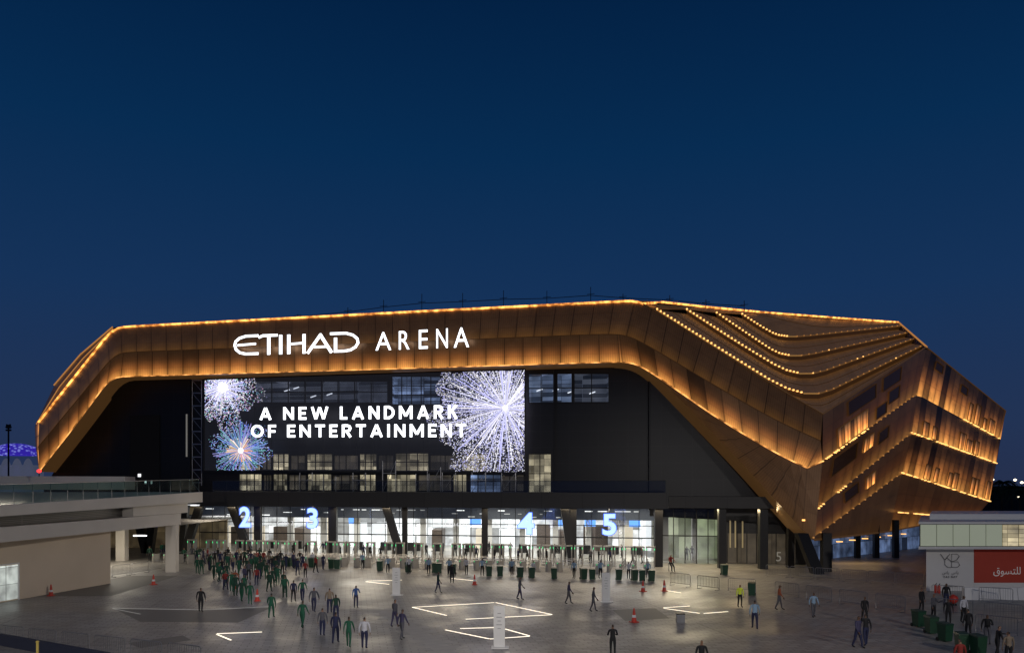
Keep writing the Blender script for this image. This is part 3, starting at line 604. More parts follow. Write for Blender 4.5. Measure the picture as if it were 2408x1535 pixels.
BLU=[(.15,.25,1),(.25,.45,1),(.35,.65,.9),(.45,.45,1),(.2,.6,.6),(.5,.4,.9)]; ORA=[(1,.45,.15),(1,.65,.35),(1,.85,.7),(.8,.45,.6)]
for i in range(230):
    a=r3.uniform(0,2*math.pi); streak(1188,958,a,r3.uniform(0,14),r3.uniform(40,165),.75,r3.choice(LAV),r3.uniform(.6,1.5))
for i in range(11500):
    a=r3.uniform(0,2*math.pi); r=172*r3.random()**.66*(1+.07*math.sin(9*a)+.06*math.sin(17*a)); f_=1-.45*r/170; led(1188+r*math.cos(a)*.98,962+r*math.sin(a),r3.uniform(.6,1.2),r3.choice(LAV),r3.uniform(.5,2.)*f_)
for i in range(4200):
    a=r3.uniform(0,2*math.pi); r=105*r3.random()**.95*(1+.22*math.sin(5*a+1)+.1*math.sin(13*a)); led(524+r*math.cos(a)*.78,914+r*math.sin(a)*.92,r3.uniform(.6,1.25),r3.choice(LAV if r3.random()<.6+.3*(r<45) else MUL),r3.uniform(.4,1.8)*(1.2-.007*r))
for i in range(120): streak(524,910,r3.uniform(0,6.28),2,r3.uniform(14,66),.9,r3.choice(LAV),r3.uniform(.6,1.5))
for i in range(190): streak(566,1058,r3.uniform(0,6.28),3,r3.uniform(20,70),.65,r3.choice(BLU),r3.uniform(.3,1.1))
for i in range(110): streak(566,1058,r3.uniform(0,6.28),2,r3.uniform(12,36),.85,r3.choice(ORA),r3.uniform(.7,1.5))
for i in range(1900):
    a=r3.uniform(0,2*math.pi); r=76*r3.random()**.75*(1+.15*math.sin(6*a)); led(566+r*math.cos(a)*.92,1052+r*math.sin(a)*.85,r3.uniform(.5,1.05),r3.choice(BLU if r>30 else ORA),r3.uniform(.25,1.3))
for cx,cy,R in ((524,910,13),(566,1058,7),(1188,958,7)):
    o=SO-.12; fm.face([W(cx+R*(.8+.3*(k%2))*math.cos(k*.3491),cy+R*(.8+.3*(k%2))*math.sin(k*.3491),o) for k in range(18)],None,(1.6,1.5,1.7))
fm.build('firework_picture',MT['dots'],S)
stroke_word('screen_letter','A NEW LANDMARK',610,1076,957,951,986,983,SO-.18,MT['signw'],S,.36,.55,.20)
stroke_word('screen_letter','OF ENTERTAINMENT',590,1096,998,995,1027,1026,SO-.18,MT['signw'],S,.32,.50,.20)
# ---------------------------------------------------------------- SIGN on fascia
SG=thing('building_sign','white lit ETIHAD ARENA lettering on the bronze fascia above the screen','sign',W(825,830,-6.2))
def strokes(name,polys):
    m=MB()
    for si,(pl,w) in enumerate(polys):
        L=[];R=[]
        for k,p in enumerate(pl):
            p=Vector(p); a=Vector(pl[max(k-1,0)]); b_=Vector(pl[min(k+1,len(pl)-1)])
            d1=(p-a).normalized() if k>0 else (b_-p).normalized(); d2=(b_-p).normalized() if k<len(pl)-1 else d1
            d=(d1+d2).normalized(); n=Vector((-d.y,d.x)); f=1/max(.5,abs(n.dot(Vector((-d1.y,d1.x))))); L.append(p+n*w/2*f); R.append(p-n*w/2*f)
        def mp(q,o): return W(548+q.x,787+q.y*.97-q.x*.032,o)
        for k in range(len(pl)-1):
            q=[L[k],L[k+1],R[k+1],R[k]]; m.hexa([mp(c,-5.75) for c in q],[mp(c,-6.05-.01*si) for c in q])
    m.build(name,MT['signw'],SG)
strokes('letter',[([(60,3),(30,3.5),(15,8),(6,16),(4,25),(7,35),(16,43),(30,46.5),(60,46.5)],6),([(10,25),(54,22.5)],5)])
strokes('letter',[([(60,8),(70,3.5),(105,3.5)],6),([(84,6),(84,50)],7.5)])
strokes('letter',[([(112,3),(112,50)],7.5)])
strokes('letter',[([(131,3),(131,50)],7.5),([(135,26),(163,24.5)],5),([(167,3),(167,50)],7.5)])
strokes('letter',[([(175,50),(207,4)],7),([(204,4),(232,50)],7.5),([(190,35),(222,35)],5)])
strokes('letter',[([(241,14),(241,44)],7.5),([(228,4),(266,4),(282,9),(292,18),(294,28),(288,38),(276,45),(262,47),(237,47)],6)])
for ch,x0,x1 in (('A',883,920),('R',938,963),('E',985,1006),('N',1026,1053),('A',1067,1103)):
    f0=(x0-883)/220; f1=(x1-883)/220
    text_on('letter',ch,facmap(x0,x1,781-13*f0,781-13*f1,823-8*f0,823-8*f1,-5.9),MT['signw'],SG,bold=.0,extr=.1)
for ch,x0,x1,y0,y1,wd in (('2',563,589,1190,1238,'two'),('3',722,747,1193,1241,'three'),('4',1217,1256,1204,1255,'four'),('5',1417,1449,1207,1257,'five')):
    T=thing('gate_number','large blue lit numeral %s hanging over the entrance glass'%wd,'sign',W((x0+x1)/2,y1,-8.2))
    text_on('numeral',ch,facmap(x0,x1,y0,y0,y1,y1,-8.3),MT['signblue'],T,bold=.03,extr=.1)
    text_on('numeral_halo',ch,facmap(x0-1.6,x1+1.6,y0-1.2,y0-1.2,y1+1.2,y1+1.2,-8.12),MT['numhalo'],T,bold=.045,extr=.03)  # enlarged blue copy behind, standing in for the glow around the numeral
    h=MB(); p=W((x0+x1)/2,y0+2,-8.05); h.tube([p,Vector((p.x,p.y,ZB+.4))],.05,4); h.build('hanger',MT['steel'],T)
# ---------------------------------------------------------------- LEFT TERRACE BUILDING
LB=thing('terrace_building','cream concrete terrace building with glass balustrade and dark louvre band','building',(-37,60,0))
def lprism(nm,mat,YA,YB,xa,xb,dep,za,zb,par=LB):
    m=MB(); m.hexa([(xa-dep,YA,za[0]),(xa,YA,za[0]),(xb,YB,zb[0]),(xb-dep,YB,zb[0])],[(xa-dep,YA,za[1]),(xa,YA,za[1]),(xb,YB,zb[1]),(xb-dep,YB,zb[1])]); return m.build(nm,mat,par)
lprism('deck_slab',MT['cream'],35,87,-37.6,-33.8,30,(6.5,7.05),(7.0,8.1))
lprism('louvre_band',MT['louvre'],35,74,-38.9,-36.2,25,(5.85,6.49),(5.95,6.85))
lprism('edge_wall',MT['cream'],74.01,84.5,-35.2,-34.4,20,(5.95,6.83),(5.95,6.95))
lprism('lower_beam',MT['cream'],35,82.5,-38.6,-34.3,28,(4.8,5.84),(4.8,5.94))
lprism('ground_wall',MT['creamwall'],35,72,-44.3,-36.3,20,(0,4.79),(0,4.79))
m=MB(); c=G(405,1343); m.box(c.x-.52,c.x+.52,c.y-.4,c.y+.4,0,4.79); m.build('column',MT['cream'],LB)
m=MB(); m.box(P(272,1300,93).x,P(293,1300,93).x,93,94,0,4.79); m.build('column',MT['cream'],LB)
m=MB(); m.face([(-62,74,4.7),(-34.5,82,4.7),(-34,112,4.7),(-62,112,4.7)]); m.build('undercroft_ceiling',MT['lobbyceil'],LB)
m=MB(); m.face([(-66,112,0),(-40,112,0),(-40,112,5.9),(-66,112,5.9)]); m.build('undercroft_wall',seammat('undercroft_wall',(.3,.27,.22),2.5,2.2,em=(1,.8,.5),es=.3,lo=.3,hi=1.3),LB)
m=MB(); p=P(328,1258,88); m.box(p.x-.7,p.x+.7,p.y,p.y+.25,p.z-.06,p.z+.06); m.build('ceiling_lamp',MT['signw'],LB)
for a,b_ in ((325,345),(362,350)):
    m=MB(); A=P(a,1252,104); B=P(b_,1300,104); B.z=0; w=.5; m.hexa([(B.x-w,B.y-w,0),(B.x+w,B.y-w,0),(B.x+w,B.y+w,0),(B.x-w,B.y+w,0)],[(A.x-w,A.y-w,4.69),(A.x+w,A.y-w,4.69),(A.x+w,A.y+w,4.69),(A.x-w,A.y+w,4.69)]); m.build('raking_column',MT['steel'],LB)
a=[Vector((-37.7,35,7.07)),Vector((-34.0,86.5,8.11))]
m=MB(); m.face([a[0],a[1],a[1]+Vector((0,0,1.35)),a[0]+Vector((0,0,1.5))]); o=m.build('balustrade',MT['glassg'],LB)
m=MB(); m.tube([a[0]+Vector((0,0,1.5)),a[1]+Vector((0,0,1.37))],.03,5)
for k in range(26): p=a[0].lerp(a[1],k/25); m.tube([p,p+Vector((-.03,0,1.4))],.025,4)
m.build('handrail',MT['metal'],o)
m=MB(); m.hexa([P(-250,1150,92),P(292,1150,92),P(318,1150,98),P(-250,1150,98)],[P(-250,1117,92),P(292,1119,92),P(318,1119.8,98),P(-250,1117,98)]); m.build('parapet',MT['cream'],LB)
dr=thing('lit_doors','bright white glazed double door in the cream wall at far left','door',(-39,58,0))
def wx(Y): return -36.3+(Y-72)*.2162
MT['doorglow']=seammat('door_glow',(.8,.8,.8),.7,1.3,em=(.9,1,.92),es=.8,lo=.5)
for ya,yb in ((56.2,58.9),(59.0,61.9)):
    MB().face([(wx(ya)+.06,ya,.1),(wx(yb)+.06,yb,.1),(wx(yb)+.06,yb,2.75),(wx(ya)+.06,ya,2.75)]).build('pane',MT['doorglow'],dr)
m=MB()
for y in (56.1,58.95,61.95): m.tube([(wx(y)+.1,y,0),(wx(y)+.1,y,2.85)],.07,4)
m.tube([(wx(56)+.1,56,2.85),(wx(62)+.1,62,2.85)],.07,4); m.build('frame',MT['white'],dr)
# ---------------------------------------------------------------- RIGHT KIOSK
kb=P(2290,1385,66); kb.z=0
KB=thing('kiosk_building','low pavilion with lit cream panel box above white and red hoarding','building',kb)
xR=P(2650,1250,66).x
def kbox(nm,mat,pl,Yf,Yb,z0,z1,xr=xR,ins=0.):
    xl=(pl-CX)*Yf/F; xbk=(pl+6-CX)*Yb/F+ins
    return MB().hexa([(xl,Yf,z0),(xr,Yf,z0),(xr+3,Yb,z0),(xbk,Yb,z0)],[(xl,Yf,z1),(xr,Yf,z1),(xr+3,Yb,z1),(xbk,Yb,z1)]).build(nm,mat,KB)
kbox('upper_box',MT['darkprint'],2162,66,78,3.82,5.66); kbox('roof_trim',MT['white'],2160,65.85,78.2,5.67,5.86); kbox('base_trim',MT['white'],2160,65.8,78.2,3.6,3.81)
kbox('roof_parapet',MT['white'],2186,70,78,5.87,6.35)
x=(2164-CX)*66/F; k=0
while x<xR-1.4:
    m=MB(); m.box(x,x+1.28,65.9,65.98,3.86,5.62); m.build('lit_panel',MT['kioskb'] if 2345<CX+x*F/66<2402 else MT['kiosk'],KB); x+=1.36
xm=P(2290,1300,67).x; xl=P(2178,1300,67).x
MB().hexa([(xl,67,0),(xm,67,0),(xm+6,78,0),(xl+5.9,78,0)],[(xl,67,3.59),(xm,67,3.59),(xm+6,78,3.59),(xl+5.9,78,3.59)]).build('white_hoarding',MT['hoard'],KB)
m=MB(); m.box(xm+.01,xR,66.95,67.3,.7,3.59); m.build('red_hoarding',MT['red'],KB)
m=MB(); m.box(xm+.01,xR,66.98,67.3,0,.69); m.build('hoarding_base',MT['hoard'],KB)
def kmap(x0,x1,y0,y1,Y=66.88):
    return lambda s,t,d: P(x0+(x1-x0)*s,y1+(y0-y1)*t,Y-d)
def bars(nm,segs,mat,Y,r,par):
    m=MB()
    for s in segs: m.tube([P(x,y,Y) for x,y in s],r,4)
    return m.build(nm,mat,par)
bars('logo',[[(2212,1301),(2222,1315),(2222,1326),(2229,1332),(2252,1332),(2257,1327),(2253,1319),(2238,1319)],[(2222,1315),(2234,1301)],[(2238,1332),(2238,1301),(2251,1301),(2256,1306),(2250,1315),(2238,1319)],[(2226,1309),(2238,1319)]],MT['darkprint'],66.9,.024,KB)
text_on('logo_lettering','\uFEB1\uFE8E\uFEF3  \uFEB1\uFE8E\uFEF3',kmap(2216,2254,1340,1350),MT['darkprint'],KB)
text_on('logo_lettering','YAS BAY',kmap(2218,2252,1352,1357),MT['darkprint'],KB,bold=.02,space=1.3)
text_on('web_lettering','yasbay.ae',kmap(2220,2252,1374,1379),MT['darkprint'],KB,bold=.01)
text_on('arabic_lettering','\uFED5\uFEEE\uFEB4\uFE98\uFEE0\uFEDF',kmap(2336,2400,1331,1354),MT['whiteprint'],KB)
# ---------------------------------------------------------------- FAR THINGS
Dm=thing('violet_dome','far violet lit dome roof over white canopies at left edge','building',P(15,1120,300))
m=MB(); c=P(38,1069,310); pr=[(9.2*math.cos(a),4.6*math.sin(a)) for a in [k*math.pi/2/8 for k in range(9)]]
m.lathe([(max(r,.05),z) for r,z in pr],24,(c.x,c.y,c.z)); m.build('dome',MT['purple'],Dm,True)
for k in range(4):
    m=MB(); cx=-12+k*26; n=10
    for j in range(n):
        a0=math.pi*j/n; a1=math.pi*(j+1)/n
        A=[P(cx+15*math.cos(a0)*1.0,1120-44*math.sin(a0),296-k),P(cx+15*math.cos(a1),1120-44*math.sin(a1),296-k)]; B=[P(cx+10*math.cos(a0),1120-28*math.sin(a0),296-k),P(cx+10*math.cos(a1),1120-28*math.sin(a1),296-k)]
        m.face([A[0],A[1],B[1],B[0]])
    m.build('arch',MT['tent'],Dm)
m=MB(); m.box(P(-60,1,305).x,P(78,1,305).x,305,312,0,P(0,1092,305).z); m.build('wall',MT['tent'],Dm)
T=thing('mast','tall thin lamp mast in front of the violet dome','mast',P(20,1125,200)); 
m=MB(); m.tube([P(20,1125,200),P(20,997,200)],.22,6); m.build('pole',MT['steel'],T)
m=MB(); m.tube([P(14,1003,200),P(26,1003,200)],.3,5).tube([P(14,1010,200),P(26,1010,200)],.25,5).tube([P(16,996,200),P(16,1006,200)],.2,4).tube([P(24,996,200),P(24,1006,200)],.2,4); m.build('lamp_heads',MT['steel'],T)
T=thing('warning_light','small red warning light at foot of the shell left end','lamp',P(92,1107,88)); p=P(92,1106,88); MB().lathe([(.05,-.2),(.22,-.1),(.22,.1),(.05,.2)],8,p).build('lens',MT['redlamp'],T); MB().tube([p-Vector((0,0,.2)),p-Vector((0,0,.6))],.05,4).build('stem',MT['steel'],T)
def palm(px,ytop,Y,seed,label):
    r=random.Random(seed); b0=P(px,1136,Y); b0.z=0; top=P(px,ytop,Y); T=thing('palm_tree',label,'tree',b0,0,'palms beyond the pavilion')
    m=MB(); m.tube([b0,b0.lerp(top,.5)+Vector((r.uniform(-.2,.2),0,0)),top],.32,7,.2); m.build('trunk',MT['bark'],T)
    m=MB()
    for k in range(26):
        a=r.uniform(0,6.28); L=r.uniform(2.2,3.6); up=r.uniform(-.4,1.3); prev=top
        for j in range(1,6):
            f=j/5; p=top+Vector((math.cos(a)*L*f,math.sin(a)*L*f,up*f*2-2.6*f*f)); n=Vector((-math.sin(a),math.cos(a),0))*.3*(1.2-f)
            for q in range(3):
                s=prev.lerp(p,q/3); m.face([s,s+n*2.2+Vector((0,0,-.45)),s+n*.4+(p-prev)*.25]); m.face([s,s-n*2.2+Vector((0,0,-.45)),s-n*.4+(p-prev)*.25])
            prev=p
    m.build('crown',MT['foliage'],T)
for i,(x,y,Y,l) in enumerate([(2335,1150,175,'short dark palm beside the shell end'),(2358,1132,170,'tallest dark palm silhouette beyond the pavilion'),(2378,1146,165,'dark palm just right of the tallest palm'),(2400,1153,160,'dark palm at the right edge of the picture')]): palm(x,y,Y,i,l)
T=thing('far_building','long low dark building on the right skyline','building',(170,260,0)); MB().box(150,300,260,280,0,8.2).build('wall',MT['steel'],T)
for k in range(9): x=165+k*4.3; MB().box(x,x+.5,259.8,259.95,4.6+k%3,4.9+k%3).build('window',MT['lamp'],T)
for i,(x,y) in enumerate([(2334,1126),(2387,1127),(2403,1133)]):
    p=P(x,y,240); T=thing('street_lamp','distant lit street lamp, %s on the right skyline'%ordw(i+1),'street lamp',Vector((p.x,p.y,0)),0,'far street lamps')
    MB().tube([Vector((p.x,p.y,0)),p],.12,5).build('pole',MT['steel'],T); MB().lathe([(.05,-.35),(.42,-.15),(.42,.15),(.05,.35)],8,p).build('lamp_head',MT['lamp'],T)
# ---------------------------------------------------------------- STREET THINGS
def off50(f): f.v=[v+Vector((0,0,-50)) for v in f.v]; return f
BAR=thing('crowd_barrier','b','barrier',(0,0,-50),0)
f=MB(); f.tube([(-1.1,0,.05),(-1.1,0,1.02),(-1.02,0,1.1),(1.02,0,1.1),(1.1,0,1.02),(1.1,0,.05)],.028,5).tube([(-1.1,0,.22),(1.1,0,.22)],.024,5)
off50(f).build('frame',MT['metal'],BAR)
f=MB()
for k in range(1,14): x=-1.1+2.2*k/14; f.tube([(x,0,.22),(x,0,1.1)],.012,4)
off50(f).build('bars',MT['metal'],BAR)
for s in (-.9,.9): off50(MB().box(s-.03,s+.03,-.3,.3,0,.04)).build('foot',MT['metal'],BAR)
used=[False]
def place(proto,flag,loc,rz,label,group):
    if not flag[0]:
        flag[0]=True; proto.location=loc; proto.rotation_euler=(0,0,rz); proto['label']=label; proto['group']=group; return proto
    return dup(proto,loc,rz,label,group)
def run(a,b,txt,grp,gap=2.3):
    A=G(*a); B=G(*b); d=B-A; n=max(1,int(d.length/gap)); rz=math.atan2(d.y,d.x)
    for k in range(n):
        place(BAR,used,A+d*((k+.5)/n),rz+random.uniform(-.03,.03),'metal crowd barrier, %s from left %s'%(ordw(k+1),txt),grp)
run((-10,1512),(480,1572),'in the row at bottom left corner','barriers at bottom left')
run((262,1356),(392,1338),'beside the cream columns','barriers by the cream building')
run((1568,1372),(1700,1388),'in the row right of the cones','barriers by the cones')
run((1700,1388),(1790,1392),'behind the person in yellow vest','barriers behind the vest')
run((1815,1396),(2140,1440),'in the long row at right','long barrier row on the right')
run((1800,1352),(2175,1378),'in the back row below the shell corner','back barrier row below the shell')
run((2175,1405),(2400,1418),'before the red hoarding','barriers before the hoarding')
run((2190,1440),(2420,1462),'in the middle row at right','middle barriers at right')
run((2260,1480),(2430,1500),'in the nearest row at bottom right','front barriers at right')
BIN=thing('wheelie_bin','b','bin',(0,0,-50))
f=MB(); f.hexa([(-.24,-.28,.06),(.24,-.28,.06),(.24,.25,.06),(-.24,.25,.06)],[(-.29,-.34,.98),(.29,-.34,.98),(.29,.31,.98),(-.29,.31,.98)]); off50(f).build('body',MT['bing'],BIN)
f=MB(); f.hexa([(-.31,-.37,.99),(.31,-.37,.99),(.31,.36,.99),(-.31,.36,.99)],[(-.28,-.33,1.05),(.28,-.33,1.05),(.28,.34,1.09),(-.28,.34,1.09)]); f.tube([(-.25,.42,1.03),(.25,.42,1.03)],.025,5); off50(f).build('lid',MT['binlid'],BIN)
for s in (-.24,.24):
    f=MB(); f.tube([(s-.03,.3,.11),(s+.03,.3,.11)],.11,10); off50(f).build('wheel',MT['rubber'],BIN)
ub=[False]
bins=[(560,1322),(648,1328),(680,1331),(697,1333),(733,1333),(780,1336),(793,1337),(893,1341),(960,1344),(1022,1346),(1032,1347),(1065,1349),(1150,1354),(1176,1354),(1223,1357),(1250,1358),(1303,1360),(1372,1361),(1393,1362),(1455,1363),(1492,1364),(1510,1365),(1532,1366)]
for k,(x,y) in enumerate(bins): place(BIN,ub,G(x,y),random.uniform(-.25,.25),'green wheelie bin, %s from the left in the line before the turnstile lanes'%ordw(k+1),'bins along the lanes')
for x,y,l in [(1768,1399,'green wheelie bin just right of the person in yellow vest'),(1703,1351,'green wheelie bin alone beside the dark column on the right'),(2160,1472,'green wheelie bin, farthest left of the cluster at bottom right'),(2190,1488,'green wheelie bin, second of the cluster at bottom right'),(2222,1506,'green wheelie bin, third of the cluster at bottom right'),(2262,1532,'green wheelie bin, fourth of the cluster at bottom right'),(2300,1538,'green wheelie bin, farthest right of the cluster at bottom right')]:
    place(BIN,ub,G(x,y),random.uniform(-.4,.4),l,'bins on the right of the plaza')
DET=thing('metal_detector','d','security gate',(0,0,-50))
for s in (-.42,.42):
    f=MB().box(s-.05,s+.05,-.3,.3,0,2.12); off50(f).build('side_panel',MT['detector'],DET)
    f=MB().box(s-.03,s+.03,-.33,-.305,1.85,2.05); off50(f).build('green_light',MT['green'],DET)
off50(MB().box(-.49,.49,-.28,.28,2.125,2.26)).build('crosspiece',MT['detector'],DET)
ud=[False]; k=0; x=452
frot=-math.atan(K)
while x<1535:
    k+=1; p=WZ(x,0,-6.0); place(DET,ud,p,frot,'grey walk-through metal detector with green lights, %s from the left of the row'%ordw(k),'metal detectors before the glass'); x+=random.choice((25,25,44))
LN=thing('lane_rail','l','barrier',(0,0,-50))
for y in (0,-1.6,-3.2,-4.8): off50(MB().tube([(0,y,0),(0,y,1.05)],.03,5)).build('post',MT['metal'],LN)
f=MB()
for z in (.35,.7,1.05): f.tube([(0,0,z),(0,-4.8,z)],.028,5)
off50(f).build('rails',MT['metal'],LN)
f=MB().box(-.14,.14,-5.6,-4.9,0,1.0); off50(f).build('turnstile_post',MT['detector'],LN)
off50(MB().box(-.035,.035,-5.63,-5.605,.86,.93)).build('green_light',MT['green'],LN)
ul=[False]; k=0; x=470
while x<1545:
    k+=1; p=WZ(x,0,-7.6); place(LN,ul,p,frot+random.uniform(-.05,.05)+ (-.55 if x<1400 else 0),'metal queue lane rail ending in a turnstile post, %s from the left'%ordw(k),'queue lane rails'); x+=27
CN=thing('traffic_cone','c','traffic cone',(0,0,-50))
off50(MB().lathe([(.17,.05),(.14,.3),(.11,.45),(.08,.70),(.045,.88),(.03,.92)],12)).build('cone_body',MT['cone'],CN,True)
off50(MB().lathe([(.142,.32),(.11,.48)],12)).build('white_band',MT['conew'],CN,True); off50(MB().box(-.24,.24,-.24,.24,0,.05)).build('base_plate',MT['cone'],CN)
uc=[False]
for x,y,l in [(120,1399,'red traffic cone by the cream wall at far left'),(361,1373,'red traffic cone in front of the cream columns'),(605,1411,'red traffic cone beside the people in green coveralls'),(1116,1373,'red traffic cone left of centre between two white totems'),(1512,1389,'red traffic cone, left one of the pair near the column'),(1562,1388,'red traffic cone, right one of the pair near the column'),(1491,1461,'red traffic cone standing alone in the open plaza')]:
    place(CN,uc,G(x,y),random.uniform(0,1),l,'traffic cones on the plaza')
for x,y,h,l in [(932,1398,65,'white totem sign near the lane rails, left of centre'),(1425,1414,69,'white totem sign right of centre'),(1174,1521,98,'white totem sign nearest the camera')]:
    p=G(x,y); T=thing('totem_sign',l,'sign',p,0,'white totem signs'); H=h*p.y/F; w=.31
    MB().box(p.x-w,p.x+w,p.y-.06,p.y+.06,.06,H).build('panel',MT['white'],T)
    MB().box(p.x-w-.12,p.x+w+.22,p.y-.3,p.y+.3,0,.055).build('base_plate',MT['white'],T)
    for k in range(5): z=H*(.82-.09*k); ww=w*(.5 if k%2 else .3); MB().box(p.x-ww,p.x+ww,p.y-.068,p.y-.063,z,z+.035).build('printed_line',MT['metal'],T)
GL=[((970,1426),(1162,1415)),((970,1426),(1050,1445)),((1166,1415),(1298,1443)),((1095,1454),(1296,1443.5)),((1047,1479),(1150,1500)),((1152,1500.5),(1245,1494)),((1082,1476),(1182,1473)),((1188,1477),(1245,1493)),((510,1488),(616,1484)),((510,1489.5),(543,1503)),((1560,1427),(1622,1423)),((1561,1428.5),(1645,1440)),((1655,1440.5),(1712,1436)),((1563,1386),(1601,1392)),((860,1366),(915,1372)),((862,1364.5),(945,1362)),((1060,1358),(1120,1364))]
names=['back edge of the centre figure','left edge of the centre figure','right slanting edge of the centre figure','front edge of the centre figure','slanting line left of the nearest totem','front line right of the nearest totem','short middle line behind the nearest totem','slanting line right of the nearest totem','long line of the chevron at lower left','short line of the chevron at lower left','upper line of the right chevron','lower line of the right chevron','detached line right of the right chevron','short line beside the pair of cones','lower line beside the left totem','upper line behind the left totem','faint line near the lane rails']
for (a,b_),nm in zip(GL,names):
    A=G(*a); B=G(*b_); d=(B-A).normalized(); n=Vector((-d.y,d.x,0))*.05; z=Vector((0,0,.012))
    q=MB(); q.hexa([A-n,B-n,B+n,A+n],[A-n+z,B-n+z,B+n+z,A+n+z]); tag(q.build('ground_light_strip',MT['led']),'glowing white strip light in the paving, '+nm,'light strip','strip lights set in the paving')
for a,b_,nm in [((265,1428),(480,1432),'back'),((265,1429),(330,1442),'left'),((480,1432),(640,1424),'right')]:
    A=G(*a); B=G(*b_); d=(B-A).normalized(); n=Vector((-d.y,d.x,0))*.05; z=Vector((0,0,.012)); q=MB(); q.hexa([A-n,B-n,B+n,A+n],[A-n+z,B-n+z,B+n+z,A+n+z]); tag(q.build('ground_light_strip',MT['leddim']),'unlit pale strip in the paving at left, %s one'%nm,'light strip','unlit strips at left')
p=G(1600,1462); T=thing('equipment_box','small grey box standing on the paving below the right chevron light','box',p); MB().box(p.x-.25,p.x+.25,p.y-.2,p.y+.2,.02,.55).build('case',MT['metal'],T); MB().box(p.x-.27,p.x+.27,p.y-.22,p.y+.22,.551,.6).build('lid',MT['steel'],T)
p=G(2242,1421); T=thing('float_ball','red round ball on a short stand before the white hoarding','ball',p); MB().lathe([(.05,.1),(.28,.25),(.35,.45),(.28,.65),(.05,.8)],12,p).build('ball',MT['cone'],T,True); MB().lathe([(.25,0),(.2,.12)],10,p).build('stand',MT['rubber'],T)
for i,(x,y) in enumerate([(2200,1392),(2208,1393)]):
    p=G(x,y); T=thing('fire_extinguisher','red fire extinguisher by the white hoarding, %s one'%('left','right')[i],'fire extinguisher',p); MB().lathe([(.1,0),(.12,.05),(.12,.55),(.05,.68)],10,p).build('cylinder',MT['cone'],T,True); MB().tube([p+Vector((0,0,.68)),p+Vector((.1,0,.8))],.03,5).build('valve',MT['rubber'],T)
for i in range(4):
    p=G(2285+i*42,1408); T=thing('plastic_barrier','white plastic road barrier before the red hoarding, %s from the left'%ordw(i+1),'barrier',p,0,'white plastic barriers')
    m=MB(); m.hexa([(p.x-.68,p.y-.25,0),(p.x+.68,p.y-.25,0),(p.x+.68,p.y+.25,0),(p.x-.68,p.y+.25,0)],[(p.x-.68,p.y-.1,.95),(p.x+.68,p.y-.1,.95),(p.x+.68,p.y+.1,.95),(p.x-.68,p.y+.1,.95)]); m.build('shell',MT['white'],T)
p=P(88,1535,38); T=thing('yellow_post','yellow post at bottom left edge','post',Vector((p.x,p.y,0))); MB().tube([(p.x,p.y,0),(p.x,p.y,1.45)],.06,8).build('post',MT['ylw'],T); MB().lathe([(.08,1.45),(.08,1.5),(.03,1.53)],8,(p.x,p.y,0)).build('cap',MT['ylw'],T)
T=thing('low_parapet','dark blue low parapet wall across bottom left corner','wall',G(60,1530))
A=G(-60,1500); B=G(260,1560); d=(B-A).normalized(); n=Vector((-d.y,d.x,0))*-.3; m=MB(); m.hexa([A,A+n,B+n,B],[A+Vector((0,0,.6)),A+n+Vector((0,0,.6)),B+n+Vector((0,0,.6)),B+Vector((0,0,.6))]); m.build('wall_body',pm('navy_wall',(.02,.025,.05),.6),T)
